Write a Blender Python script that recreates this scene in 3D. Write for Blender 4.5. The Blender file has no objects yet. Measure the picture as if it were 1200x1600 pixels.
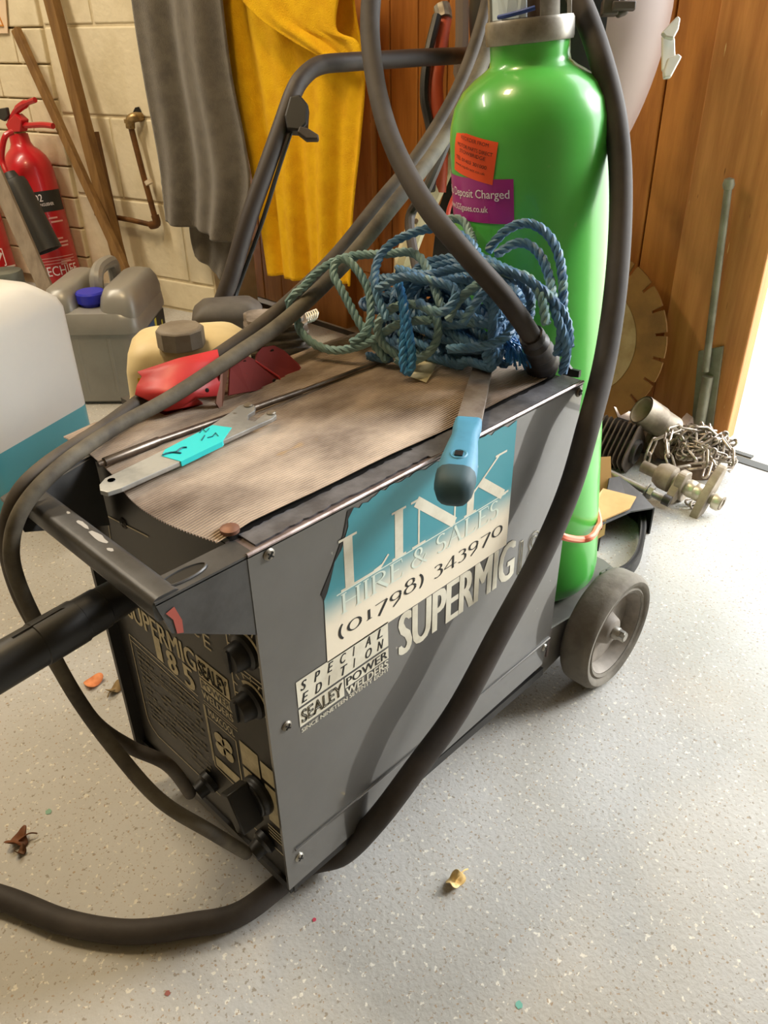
import bpy, bmesh, math, random
from mathutils import Vector, Matrix
from math import sin, cos, pi, radians, hypot, atan2, sqrt

random.seed(7)
scene = bpy.context.scene
COL = scene.collection

# ------------------------------------------------------------------ camera
cam_data = bpy.data.cameras.new('camera')
cam_data.sensor_fit = 'VERTICAL'
cam_data.sensor_height = 32.0
cam_data.lens = 32.0 * 1256.148 / 1600.0
cam_data.clip_start = 0.02
cam = bpy.data.objects.new('camera', cam_data)
COL.objects.link(cam)
FW = Vector((0.60379078, 0.60193534, -0.52259978))
RT = Vector((0.69927477, -0.71468983, -0.0152725))
UP = Vector((0.3826898, 0.35621944, 0.85244133))
cam.matrix_world = Matrix(((RT.x, UP.x, -FW.x, -0.27177), (RT.y, UP.y, -FW.y, -0.41251),
                           (RT.z, UP.z, -FW.z, 0.80790), (0, 0, 0, 1)))
scene.camera = cam

# ------------------------------------------------------------------ sky, lamps, exposure
world = bpy.data.worlds.new('world')
scene.world = world
world.use_nodes = True
bg = world.node_tree.nodes['Background']
bg.inputs[0].default_value = (0.93, 0.97, 1.0, 1)
bg.inputs[1].default_value = 5.8


def area_lamp(name, loc, target, sx, sy, power, col):
    d = bpy.data.lights.new(name, 'AREA')
    d.shape = 'RECTANGLE'
    d.size, d.size_y, d.energy, d.color = sx, sy, power, col
    o = bpy.data.objects.new(name, d)
    COL.objects.link(o)
    o.location = loc
    o.rotation_euler = (Vector(target) - Vector(loc)).to_track_quat('-Z', 'Y').to_euler()
    return o


# skylight coming through the open half of the double door (sampling portal)
portal = area_lamp('door_portal', (1.36, -0.42, 1.02), (0.0, -0.42, 1.02), 1.16, 2.04, 1.0, (1, 1, 1))
portal.data.cycles.is_portal = True
# unseen warm fill added to brighten the cream wall, then a compact ceiling lamp
area_lamp('wall_fill_lamp', (-0.25, 2.0, 2.3), (-0.25, 2.0, 0), 1.3, 0.16, 34, (1.0, 0.88, 0.70))
area_lamp('ceiling_lamp', (0.0, 0.75, 2.3), (0.0, 0.75, 0), 0.28, 0.22, 15, (1.0, 0.75, 0.43))
# hazy low sun in the open doorway
sd_ = bpy.data.lights.new('hazy_sun', 'SUN')
sd_.energy, sd_.angle, sd_.color = 2.4, radians(16), (1.0, 0.98, 0.95)
so_ = bpy.data.objects.new('hazy_sun', sd_)
COL.objects.link(so_)
so_.rotation_euler = Vector((-0.76, 0.44, -0.47)).to_track_quat('-Z', 'Y').to_euler()
vs = scene.view_settings
vs.view_transform = 'Standard'
vs.look = 'None'
vs.gamma = 1.0
vs.use_curve_mapping = False
vs.exposure = 0.32
scene.cycles.max_bounces = 8
scene.cycles.diffuse_bounces = 5


# ------------------------------------------------------------------ helpers
def lin(c):
    out = []
    for x in c[:3]:
        x = x / 255.0
        out.append(x / 12.92 if x <= 0.04045 else ((x + 0.055) / 1.055) ** 2.4)
    return tuple(out) + (1.0,)


def M(name, col, rough=0.6, metal=0.0, col2=None, scale=8.0, detail=6.0, lo=0.4, hi=0.65, bump=0.0, bscale=60.0,
      stretch=(1, 1, 1), fleck=None, fscale=200.0, fth=0.7, rough2=None, trans=0.0, sheen=0.0, coat=0.0):
    m = bpy.data.materials.new(name)
    m.use_nodes = True
    nt = m.node_tree
    b = nt.nodes['Principled BSDF']
    b.inputs['Base Color'].default_value = lin(col)
    b.inputs['Roughness'].default_value = rough
    b.inputs['Metallic'].default_value = metal
    b.inputs['Coat Weight'].default_value = coat
    if trans:
        b.inputs['Transmission Weight'].default_value = trans
    if sheen:
        b.inputs['Sheen Weight'].default_value = sheen
        b.inputs['Sheen Roughness'].default_value = 0.6
    tc = nt.nodes.new('ShaderNodeTexCoord')
    mp = nt.nodes.new('ShaderNodeMapping')
    mp.inputs['Scale'].default_value = stretch
    nt.links.new(tc.outputs['Object'], mp.inputs[0])
    colour = None
    if col2 is not None:
        n = nt.nodes.new('ShaderNodeTexNoise')
        n.inputs['Scale'].default_value = scale
        n.inputs['Detail'].default_value = detail
        n.inputs['Roughness'].default_value = 0.6
        nt.links.new(mp.outputs[0], n.inputs['Vector'])
        r = nt.nodes.new('ShaderNodeMapRange')
        r.inputs[1].default_value, r.inputs[2].default_value = lo, hi
        nt.links.new(n.outputs[0], r.inputs[0])
        mx = nt.nodes.new('ShaderNodeMix')
        mx.data_type = 'RGBA'
        mx.inputs[6].default_value, mx.inputs[7].default_value = lin(col), lin(col2)
        nt.links.new(r.outputs[0], mx.inputs[0])
        colour = mx.outputs[2]
        if rough2 is not None:
            rr = nt.nodes.new('ShaderNodeMapRange')
            rr.inputs[3].default_value, rr.inputs[4].default_value = rough, rough2
            nt.links.new(r.outputs[0], rr.inputs[0])
            nt.links.new(rr.outputs[0], b.inputs['Roughness'])
    for k, fl in enumerate(fleck or []):
        n = nt.nodes.new('ShaderNodeTexNoise')
        n.inputs['Scale'].default_value = fscale * (1 + 0.37 * k)
        n.inputs['Detail'].default_value = 2.0
        nt.links.new(mp.outputs[0], n.inputs['Vector'])
        r = nt.nodes.new('ShaderNodeMapRange')
        r.inputs[1].default_value, r.inputs[2].default_value = fth, fth + 0.04
        nt.links.new(n.outputs[0], r.inputs[0])
        mx = nt.nodes.new('ShaderNodeMix')
        mx.data_type = 'RGBA'
        nt.links.new(r.outputs[0], mx.inputs[0])
        if colour is not None:
            nt.links.new(colour, mx.inputs[6])
        else:
            mx.inputs[6].default_value = lin(col)
        mx.inputs[7].default_value = lin(fl)
        colour = mx.outputs[2]
    if colour is not None:
        nt.links.new(colour, b.inputs['Base Color'])
    if bump:
        n = nt.nodes.new('ShaderNodeTexNoise')
        n.inputs['Scale'].default_value = bscale
        n.inputs['Detail'].default_value = 5.0
        nt.links.new(mp.outputs[0], n.inputs['Vector'])
        bp = nt.nodes.new('ShaderNodeBump')
        bp.inputs['Strength'].default_value = bump
        bp.inputs['Distance'].default_value = 0.004
        nt.links.new(n.outputs[0], bp.inputs['Height'])
        nt.links.new(bp.outputs[0], b.inputs['Normal'])
    return m


class MB:
    def __init__(self):
        self.v, self.f, self.mi, self.k = [], [], [], 0

    def add(self, vs_, fs_):
        n = len(self.v)
        self.v += [tuple(p) for p in vs_]
        self.f += [tuple(i + n for i in f) for f in fs_]
        self.mi += [self.k] * len(fs_)
        return self

    def hexa(self, p):       # eight corners: bottom 4 (ccw), top 4
        return self.add(p, [(3, 2, 1, 0), (4, 5, 6, 7), (0, 1, 5, 4), (1, 2, 6, 5), (2, 3, 7, 6), (3, 0, 4, 7)])

    def box(self, lo, hi):
        x0, y0, z0 = lo
        x1, y1, z1 = hi
        return self.hexa([(x0, y0, z0), (x1, y0, z0), (x1, y1, z0), (x0, y1, z0),
                          (x0, y0, z1), (x1, y0, z1), (x1, y1, z1), (x0, y1, z1)])

    def obox(self, c, ax, ay, az):       # centre and three half-axis vectors
        c, ax, ay, az = Vector(c), Vector(ax), Vector(ay), Vector(az)
        return self.hexa([c + sx * ax + sy * ay + sz * az for sz in (-1, 1) for sx, sy in ((-1, -1), (1, -1), (1, 1), (-1, 1))])

    def prism(self, pts, off):           # polygon extruded by a vector
        n = len(pts)
        off = Vector(off)
        a = [Vector(p) for p in pts]
        self.add(a + [p + off for p in a], [tuple(range(n - 1, -1, -1)), tuple(range(n, 2 * n))] +
                 [(i, (i + 1) % n, (i + 1) % n + n, i + n) for i in range(n)])
        return self

    def tube(self, pts, r, seg=10, cap=True, closed=False):
        pts = [Vector(p) for p in pts]
        n = len(pts)
        rs = r if hasattr(r, '__len__') else [r] * n
        t0 = (pts[1] - pts[0]).normalized()
        nrm = t0.orthogonal().normalized()
        vs_ = []
        for i, p in enumerate(pts):
            if closed:
                t = (pts[(i + 1) % n] - pts[i - 1]).normalized()
            else:
                t = (pts[min(i + 1, n - 1)] - pts[max(i - 1, 0)]).normalized()
            nrm = (nrm - t * nrm.dot(t))
            nrm = nrm.normalized() if nrm.length > 1e-6 else t.orthogonal().normalized()
            bn = t.cross(nrm)
            for k in range(seg):
                a = 2 * pi * k / seg
                vs_.append(p + rs[i] * (cos(a) * nrm + sin(a) * bn))
        fs_ = []
        for i in range(n if closed else n - 1):
            j = (i + 1) % n
            for k in range(seg):
                k2 = (k + 1) % seg
                fs_.append((i * seg + k, i * seg + k2, j * seg + k2, j * seg + k))
        if cap and not closed:
            fs_.append(tuple(range(seg - 1, -1, -1)))
            fs_.append(tuple((n - 1) * seg + k for k in range(seg)))
        return self.add(vs_, fs_)

    def lathe(self, prof, o=(0, 0, 0), axis=(0, 0, 1), seg=32, cap=True, ref=None):   # prof: (radius, height)
        o, az = Vector(o), Vector(axis).normalized()
        ax = (Vector(ref) - az * Vector(ref).dot(az)).normalized() if ref else az.orthogonal().normalized()
        ay = az.cross(ax)
        vs_ = [o + az * h + r * (cos(2 * pi * k / seg) * ax + sin(2 * pi * k / seg) * ay) for r, h in prof for k in range(seg)]
        fs_ = [(i * seg + k, i * seg + (k + 1) % seg, (i + 1) * seg + (k + 1) % seg, (i + 1) * seg + k)
               for i in range(len(prof) - 1) for k in range(seg)]
        if cap:
            fs_.append(tuple(range(seg - 1, -1, -1)))
            fs_.append(tuple((len(prof) - 1) * seg + k for k in range(seg)))
        return self.add(vs_, fs_)

    def loft(self, rings, cap=True):
        n = len(rings[0])
        vs_ = [p for r in rings for p in r]
        fs_ = [(i * n + k, i * n + (k + 1) % n, (i + 1) * n + (k + 1) % n, (i + 1) * n + k)
               for i in range(len(rings) - 1) for k in range(n)]
        if cap:
            fs_ += [tuple(range(n - 1, -1, -1)), tuple((len(rings) - 1) * n + k for k in range(n))]
        return self.add(vs_, fs_)

    def grid(self, fn, nu, nv):
        vs_ = [fn(i / nu, j / nv) for j in range(nv + 1) for i in range(nu + 1)]
        w = nu + 1
        return self.add(vs_, [(j * w + i, j * w + i + 1, (j + 1) * w + i + 1, (j + 1) * w + i) for j in range(nv) for i in range(nu)])

    def build(self, name, mat, parent=None, smooth=35, bevel=0.0, solid=0.0, loc=None, kind=None, fix=True):
        me = bpy.data.meshes.new(name)
        o = bpy.data.objects.new(name, me)
        COL.objects.link(o)
        off = ORG.get(parent.name, Vector()) if parent else Vector(loc) if loc else Vector()
        ORG[o.name] = off
        me.from_pydata([Vector(p) - off for p in self.v], [], self.f)
        mats = mat if isinstance(mat, (list, tuple)) else [mat]
        for m in mats:
            me.materials.append(m)
        if len(mats) > 1:
            me.polygons.foreach_set('material_index', self.mi)
        if fix:
            bm = bmesh.new()
            bm.from_mesh(me)
            bmesh.ops.recalc_face_normals(bm, faces=bm.faces)
            bm.to_mesh(me)
            bm.free()
        if smooth:
            me.shade_smooth()
            me.set_sharp_from_angle(angle=radians(smooth))
        if solid:
            s = o.modifiers.new('solid', 'SOLIDIFY')
            s.thickness = solid
            s.offset = 0
        if bevel:
            b = o.modifiers.new('bevel', 'BEVEL')
            b.width, b.segments, b.limit_method, b.angle_limit = bevel, 2, 'ANGLE', radians(40)
            b.harden_normals = False
        if parent:
            o.parent = parent
        elif loc:
            o.location = off
        if kind:
            o['kind'] = kind
        return o


ORG = {}


def thing(name, label, cat, loc, group=None):
    o = bpy.data.objects.new(name, None)
    o.empty_display_size = 0.05
    COL.objects.link(o)
    o.location = loc
    ORG[o.name] = Vector(loc)
    return tag(o, label, cat, group)


def tag(o, label, cat, group=None):
    o['label'], o['category'] = label, cat
    if group:
        o['group'] = group
    return o


def share(src, name, parent, loc, rot=None, scl=None):      # a piece that shares its mesh
    o = src.copy()
    o.name = name
    COL.objects.link(o)
    o.parent = parent
    o.location = Vector(loc) - (ORG.get(parent.name, Vector()) if parent else Vector())
    if rot is not None:
        o.rotation_mode = 'XYZ'
        o.rotation_euler = rot
    if scl is not None:
        o.scale = scl
    return o


def cr(pts, n=8, closed=False):          # Catmull-Rom
    P = [Vector(p) for p in pts]
    m = len(P)
    out = []
    for i in range(m if closed else m - 1):
        if closed:
            a, b, c, d = P[i - 1], P[i], P[(i + 1) % m], P[(i + 2) % m]
        else:
            a, b, c, d = P[max(i - 1, 0)], P[i], P[i + 1], P[min(i + 2, m - 1)]
        for k in range(n):
            t = k / n
            out.append(0.5 * ((2 * b) + (c - a) * t + (2 * a - 5 * b + 4 * c - d) * t * t + (3 * b - a - 3 * c + d) * t ** 3))
    if not closed:
        out.append(P[-1])
    return out


def rrect(hx, hy, r, n=5):               # rounded rectangle outline
    out = []
    for cx, cy, a0 in ((hx - r, hy - r, 0), (-hx + r, hy - r, 90), (-hx + r, -hy + r, 180), (hx - r, -hy + r, 270)):
        for k in range(n + 1):
            a = radians(a0 + 90 * k / n)
            out.append((cx + r * cos(a), cy + r * sin(a)))
    return out


class Fr:                                # a flat frame: origin, right, up
    def __init__(self, o, u, v):
        self.o, self.u, self.v = Vector(o), Vector(u).normalized(), Vector(v).normalized()
        self.n = self.u.cross(self.v)

    def __call__(self, a, b, h=0.0):
        return self.o + a * self.u + b * self.v + h * self.n


class Cyl:                               # wraps (u,v) round a cylinder; u is arc length from angle a0
    def __init__(self, o, axis, r, ref):
        self.o, self.z, self.r = Vector(o), Vector(axis).normalized(), r
        self.x = (Vector(ref) - self.z * Vector(ref).dot(self.z)).normalized()
        self.y = self.z.cross(self.x)

    def __call__(self, a, b, h=0.0):
        t = a / self.r
        return self.o + self.z * b + (self.r + h) * (cos(t) * self.x + sin(t) * self.y)


def text(name, s, fr, a, b, w, hgt, mat, parent, h=0.0004, bold=0.0, outline=0.0, shear=0.0, rot=0.0, spacing=1.0):
    cu = bpy.data.curves.new('t', 'FONT')
    cu.body = s
    cu.size = 1.0
    cu.shear = shear
    cu.space_character = spacing
    cu.resolution_u = 3
    if outline:
        cu.fill_mode = 'NONE'
        cu.bevel_depth = outline
        cu.bevel_resolution = 0
    else:
        pass
    to = bpy.data.objects.new('t', cu)
    COL.objects.link(to)
    dg = bpy.context.evaluated_depsgraph_get()
    me = bpy.data.meshes.new_from_object(to.evaluated_get(dg))
    vs_ = [v.co.copy() for v in me.vertices]
    fs_ = [tuple(p.vertices) for p in me.polygons]
    bpy.data.objects.remove(to)
    bpy.data.curves.remove(cu)
    bpy.data.meshes.remove(me)
    x0, x1 = min(v.x for v in vs_), max(v.x for v in vs_)
    y0, y1 = min(v.y for v in vs_), max(v.y for v in vs_)
    sx, sy = w / max(x1 - x0 + 2 * bold, 1e-6), hgt / max(y1 - y0, 1e-6)
    mb = MB()
    cr_, sr_ = cos(rot), sin(rot)
    steps = [k / 2 for k in range(-2, 3)] if bold else [0]
    for q, st in enumerate(steps):                       # heavier letters: the outline repeated side by side
        pts = []
        for v in vs_:
            u_, v_ = (v.x - x0 + bold * (1 + st)) * sx, (v.y - y0) * sy
            pts.append(fr(a + u_ * cr_ - v_ * sr_, b + u_ * sr_ + v_ * cr_, h + q * 2e-5 + (abs(v.z) * sy if outline else 0)))
        mb.add(pts, fs_)
    return mb.build(name, mat, parent, smooth=0, fix=False)


def patch(fr, pts, h=0.0003):            # flat polygon lying on a frame
    return MB().add([fr(a, b, h) for a, b in pts], [tuple(range(len(pts)))])


def rect(mb, fr, a0, b0, a1, b1, h=0.0004):
    return mb.add([fr(a0, b0, h), fr(a1, b0, h), fr(a1, b1, h), fr(a0, b1, h)], [(0, 1, 2, 3)])


def line(mb, fr, a0, b0, a1, b1, w, h=0.0005):
    d = Vector((a1 - a0, b1 - b0)).normalized()
    n = Vector((-d.y, d.x)) * w / 2
    return mb.add([fr(a0 - n.x, b0 - n.y, h), fr(a1 - n.x, b1 - n.y, h), fr(a1 + n.x, b1 + n.y, h), fr(a0 + n.x, b0 + n.y, h)], [(0, 1, 2, 3)])


# serif capitals drawn with a broad pen (thick stems, hairline serifs)
def _arc(cx, cy, rx, ry, a0, a1, n=18):
    return [(cx + rx * cos(radians(a0 + (a1 - a0) * k / n)), cy + ry * sin(radians(a0 + (a1 - a0) * k / n))) for k in range(n + 1)]


def _stem(x, y0=0.0, y1=1.0, s=0.1, top=True, bot=True):
    out = [([(x, y0), (x, y1)], 'T')]
    if bot:
        out.append(([(x - s, y0 + .015), (x + s, y0 + .015)], 't'))
    if top:
        out.append(([(x - s, y1 - .015), (x + s, y1 - .015)], 't'))
    return out


SERIF = {
    'L': (.62, _stem(.14) + [([(.14, .015), (.5, .015), (.6, .2)], 't'), ([(.42, .03), (.52, .06), (.6, .2)], 't')]),
    'I': (.3, _stem(.15)),
    'N': (.82, [([(.14, 0), (.14, 1)], 't'), ([(.1, .97), (.7, .03)], 'T'), ([(.7, 0), (.7, 1)], 't'),
                ([(.04, .015), (.24, .015)], 't'), ([(.6, .985), (.8, .985)], 't'), ([(.02, .985), (.14, .985)], 't')]),
    'K': (.78, _stem(.14) + [([(.16, .42), (.62, 1)], 't'), ([(.3, .6), (.72, .0)], 'T'), ([(.54, .985), (.74, .985)], 't'), ([(.62, .015), (.82, .015)], 't')]),
    'H': (.78, _stem(.14) + _stem(.64) + [([(.14, .52), (.64, .52)], 't')]),
    'R': (.7, _stem(.14) + [(_arc(.3, .76, .24, .225, 90, -90), 'a'), ([(.14, .985), (.3, .985)], 't'), ([(.14, .535), (.3, .535)], 't'),
                            ([(.3, .53), (.66, .0)], 'T')]),
    'E': (.58, _stem(.14) + [([(.14, .985), (.5, .985), (.52, .8)], 't'), ([(.14, .52), (.4, .52)], 't'), ([(.14, .015), (.5, .015), (.56, .22)], 't')]),
    'S': (.5, [(_arc(.25, .75, .17, .235, 40, 270) + _arc(.25, .27, .18, .255, 90, -140), 'a')]),
    'A': (.74, [([(.08, 0), (.36, 1)], 't'), ([(.34, 1), (.62, 0)], 'T'), ([(.18, .36), (.5, .36)], 't'), ([(0, .015), (.18, .015)], 't'), ([(.52, .015), (.74, .015)], 't')]),
    '&': (.72, [(_arc(.3, .78, .13, .2, -60, 240) + [(.52, .15), (.66, .02)], 'a'), (_arc(.28, .27, .22, .26, 70, 330), 'a'), ([(.47, .16), (.62, .48)], 't')]),
    '0': (.6, [(_arc(.28, .36, .21, .36, 0, 360, 28), 'a')]),
    '1': (.36, _stem(.18, 0, .7, .09, False)),
    '7': (.52, [([(.04, .68), (.46, .68)], 't'), ([(.46, .68), (.16, -.22)], 'T')]),
    '9': (.54, [(_arc(.26, .46, .18, .25, 0, 360, 24), 'a'), ([(.44, .46), (.4, .1), (.16, -.24)], 'a')]),
    '8': (.54, [(_arc(.26, .76, .15, .22, 0, 360, 24), 'a'), (_arc(.26, .27, .2, .27, 0, 360, 24), 'a')]),
    '3': (.46, [(_arc(.2, .52, .15, .18, 140, -90) + _arc(.2, .08, .18, .27, 90, -130), 'a')]),
    '4': (.54, [([(.38, -.24), (.38, .7)], 'T'), ([(.38, .68), (.02, .05)], 't'), ([(.02, .05), (.52, .05)], 't')]),
    '(': (.3, [(_arc(.34, .36, .26, .62, 125, 235), 'a')]),
    ')': (.3, [(_arc(-.06, .36, .26, .62, 55, -55), 'a')]),
    ' ': (.3, []),
}


def serif(name, s, fr, a, b, w, capH, mat, parent, thick=0.13, thin=0.035, h=0.0006):
    total = sum(SERIF[c][0] for c in s)
    sx = w / total
    mb = MB()
    x = 0.0
    for ch in s:
        adv, strokes = SERIF[ch]
        for q_, (pts, mode) in enumerate(strokes):
            P = [Vector(((x + p[0]) * sx, p[1] * capH)) for p in pts]
            rows = []
            for i, p in enumerate(P):
                t = (P[min(i + 1, len(P) - 1)] - P[max(i - 1, 0)]).normalized()
                wd = thick if mode == 'T' else thin if mode == 't' else thin + (thick - thin) * abs(t.y) ** 1.5
                n = Vector((-t.y, t.x)) * wd * capH / 2
                rows.append((p + n, p - n))
            for (l0, r0), (l1, r1) in zip(rows[:-1], rows[1:]):
                mb.add([fr(a + q.x, b + q.y, h + 2.5e-5 * q_) for q in (r0, r1, l1, l0)], [(0, 1, 2, 3)])
        x += adv
    return mb.build(name, mat, parent, smooth=0, fix=False)


# ------------------------------------------------------------------ materials
m_floor = M('painted_concrete', (186, 185, 181), .6, col2=(166, 163, 154), scale=2.2, lo=.42, hi=.68, bump=.2, bscale=190,
            fleck=[(214, 210, 196), (146, 138, 124), (160, 142, 118)], fscale=130, fth=.64)
m_out = M('outside_concrete', (205, 200, 185), .9, col2=(180, 172, 150), scale=3, bump=.3, bscale=60)
m_strip = M('threshold_rubber', (70, 70, 66), .8)
m_block = M('cream_masonry_paint', (226, 214, 184), .7, col2=(206, 192, 158), scale=9, lo=.45, hi=.8, bump=.55, bscale=45)
m_mortar = M('painted_mortar', (216, 202, 170), .8, col2=(196, 180, 146), scale=12, bump=.4)
m_roof = M('roof_board', (196, 180, 150), .9)
m_wallp = M('plain_masonry', (205, 194, 168), .85, bump=.3)
m_wood = M('varnished_pine', (188, 124, 56), .5, col2=(150, 92, 36), scale=5, lo=.38, hi=.7, stretch=(6, 6, .7), bump=.15, bscale=40,
           fleck=[(112, 62, 20)], fscale=9, fth=.74)
m_wood2 = M('varnished_pine_frame', (202, 140, 76), .5, col2=(166, 106, 50), scale=6, lo=.35, hi=.72, stretch=(7, 7, .6), bump=.15, bscale=40,
            fleck=[(214, 180, 120), (96, 56, 24)], fscale=26, fth=.73)
m_gal = M('dull_galvanised', (150, 150, 132), .6, .5, col2=(118, 116, 98), scale=14, bump=.1)
m_steel = M('worn_steel', (176, 174, 166), .35, .9, col2=(128, 120, 108), scale=22, rough2=.6)
m_darksteel = M('dark_steel', (86, 82, 78), .5, .7, col2=(58, 54, 50), scale=20)
m_rust = M('rusted_casting', (120, 100, 80), .75, .2, col2=(82, 62, 46), scale=18, bump=.3, bscale=50)
m_alu = M('dusty_cast_alloy', (176, 164, 146), .6, .35, col2=(120, 108, 92), scale=14, bump=.2)
m_black = M('black_plastic', (20, 20, 20), .45)
m_blackm = M('black_painted_metal', (26, 25, 24), .5, col2=(38, 36, 34), scale=9)

# ------------------------------------------------------------------ the setting
XD = 1.36                                     # inner face of the wooden door
b = MB().box((-4.2, -3.4, -.12), (1.313, 4.2, 0))
floor = b.build('floor', m_floor, smooth=0, kind='structure')
b = MB().box((1.313, -3.4, -.12), (1.34, 4.2, .002))
b.build('trim_1', m_strip, smooth=0, kind='structure')
b = MB().box((1.34, -12, -.12), (16, 12, -.003))
b.build('ground', m_out, smooth=0, kind='structure')
b = MB().box((1.352, .10, -.003), (1.366, .165, .0005))
b.build('trim_3', m_strip, smooth=0, kind='structure')


def W(a, z, off=0.0):                         # masonry wall: along, height, in front of its face
    return Vector((1.12 - .2420 * a - .9703 * off, 1.85 + .9703 * a - .2420 * off, z))


b = MB().prism([W(-.118, -.05, -.0045), W(1.5, -.05, -.0045), W(1.5, 2.4, -.0045), W(-.118, 2.4, -.0045)], (.9703 * .2, .242 * .2, 0))
wall = b.build('wall_front', m_mortar, smooth=0, kind='structure')


def block_at(a0, a1, z0, z1, name, proud, g=.004):
    off = proud + random.uniform(-.0012, .0012)
    c = [W(a, z, o) for o in (off, off - .03) for a, z in ((a0 + g, z0 + g), (a1 - g, z0 + g), (a1 - g, z1 - g), (a0 + g, z1 - g))]
    return MB().hexa(c).build(name, m_block, wall, smooth=0, bevel=.004)


for k in range(-1, 5):
    z0 = .0995 + .2355 * k
    z1 = z0 + .2355
    js = [-.118] + [j for j in ((.218, -.017) if k % 2 else (-.017, .218))[:1]] + [.43]
    js = sorted(set(round(j, 3) for j in js))
    for a0, a1 in zip(js[:-1], js[1:]):
        block_at(a0, a1, max(z0, .004), z1, 'block', 0)
for k in range(13):
    z0 = .0335 + .0962 * k
    js = [.43, .56, .78, 1.0, 1.22, 1.44] if k % 2 else [.43, .67, .89, 1.11, 1.33, 1.5]
    for a0, a1 in zip(js[:-1], js[1:]):
        block_at(a0, a1, z0, z0 + .0962, 'brick', .012, .0025)
# the rest of the garage, outside the frame
MB().box((-4.2, 3.25, -.05), (.95, 3.4, 2.45)).build('wall_left', m_wallp, smooth=0, kind='structure')
MB().box((-4.2, -3.4, -.05), (1.36, -3.25, 2.45)).build('wall_right', m_wallp, smooth=0, kind='structure')
MB().box((-4.3, -3.4, -.05), (-4.1, 3.4, 2.45)).build('wall_back', m_wallp, smooth=0, kind='structure')
MB().box((-4.2, -3.4, 2.4), (1.5, 3.4, 2.5)).build('ceiling', m_roof, smooth=0, kind='structure')
MB().box((XD, -3.4, 2.04), (1.5, 3.3, 2.4)).build('wall_lintel', m_wallp, smooth=0, kind='structure')
MB().box((XD, -3.4, -.05), (1.5, -1.0, 2.04)).build('wall_pier', m_wallp, smooth=0, kind='structure')

# wooden door leaf: stile (own mesh), rails, boards, drop bolt
b = MB().box((XD, .164, .012), (XD + .045, .345, 2.03))
door = b.build('door_1', m_wood2, smooth=0, bevel=.004, kind='structure', loc=(XD, .164, 0))
MB().box((XD + .002, .345, .012), (XD + .043, 1.29, .185)).build('bottom_rail', m_wood2, door, smooth=0, bevel=.004)
MB().box((XD + .002, 1.24, .185), (XD + .043, 1.36, 2.03)).build('hinge_stile', m_wood2, door, smooth=0, bevel=.004)
y = .345
k = 0
while y < 1.235:
    w_ = .0935
    MB().box((XD + .022, y + .0018, .185), (XD + .04, min(y + w_, 1.24) - .0018, 2.03)).build('plank', m_wood, door, smooth=0, bevel=.003)
    y += w_
MB().box((XD + .036, .345, .18), (XD + .044, 1.24, 2.03)).build('backing_board', m_wood, door, smooth=0)
plate = MB()
plate.prism([(1.3540,0.2588,0.1971), (1.3540,0.2091,0.2205), (1.3540,0.1952,0.0397), (1.3540,0.2421,0.0308)], (.006, 0, 0))
plate = plate.build('bolt_plate', m_gal, door, smooth=0, bevel=.001)
MB().tube([(1.3440,0.2238,0.1533), (1.3440,0.2200,0.0414)], .011, 12).build('bolt_barrel', m_gal, plate)
b = MB().tube([(1.3350,0.2555,0.5279), (1.3430,0.2310,0.1632)], .0075, 12)
p0, p1 = Vector((1.3350,0.2555,0.5279)), Vector((1.3430,0.2310,0.1632))
b.lathe([(.0, -.006), (.009, -.004), (.0115, .004), (.009, .014), (0.0, .017)], p0, p0 - p1, 12)
b.build('bolt_rod', m_gal, door)
# timber lining between the door and the masonry
tim = MB().box((XD, 1.36, -.02), (XD + .06, 1.5, 2.04)).box((XD + .045, 1.2, -.02), (XD + .1, 2.5, 2.04)).build('wall_timber', m_wood, smooth=0, bevel=.004, kind='structure')
y = 1.5
while y < 2.0:
    MB().box((XD + .02, y + .002, 0), (XD + .045, y + .0935, 2.04)).build('plank', m_wood, tim, smooth=0, bevel=.003)
    y += .0955


# ------------------------------------------------------------------ the welder
m_panel = M('charcoal_panel_paint', (92, 91, 88), .30, col2=(80, 79, 76), scale=5, coat=1.0, bump=.02, bscale=90, fleck=[(150, 146, 138)], fscale=95, fth=.765)
m_front = M('black_front_panel', (30, 28, 24), .45, col2=(38, 35, 30), scale=10)
m_hand = M('grey_handle_paint', (74, 74, 74), .4, col2=(52, 51, 50), scale=16, bump=.1, fleck=[(200, 198, 192)], fscale=45, fth=.74)
m_rub2 = M('mat_groove_dark', (84, 72, 62), .9, col2=(60, 50, 42), scale=9)  # groove faces coloured darker so the ribs stand out
m_rub = M('dusty_ribbed_mat', (206, 188, 168), .75, col2=(118, 100, 84), scale=7, lo=.46, hi=.66, fleck=[(176, 150, 116)], fscale=28, fth=.72, stretch=(.6, 1, 1))
m_tape = M('dark_tape', (104, 104, 108), .5, col2=(76, 75, 78), scale=30, bump=.3, bscale=70)
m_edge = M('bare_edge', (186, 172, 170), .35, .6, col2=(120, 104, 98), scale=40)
m_lip = M('brown_grey_lip', (112, 98, 96), .5, col2=(88, 76, 72), scale=18)
m_white = M('white_print', (228, 224, 206), .55, col2=(206, 200, 180), scale=30)
m_cream = M('cream_print', (206, 194, 158), .55, col2=(178, 166, 130), scale=60)
m_ink = M('black_ink', (34, 34, 32), .6)
m_tyre = M('dusty_grey_tyre', (118, 112, 101), .85, col2=(86, 80, 71), scale=14, bump=.35, bscale=70)
m_hub = M('grey_hub_plastic', (146, 138, 128), .7, col2=(112, 105, 96), scale=20)
m_tray = M('worn_tray_paint', (112, 110, 104), .55, col2=(92, 88, 82), scale=12, fleck=[(128, 78, 60)], fscale=20, fth=.72)
m_redp = M('red_paint_mark', (170, 84, 72), .6)
L_, H_, W_ = .446, .476, .285

welder = thing('welder', 'dark grey wheeled welding machine with ribbed top and teal hire sticker', 'welder', (.22, .14, 0))
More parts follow.
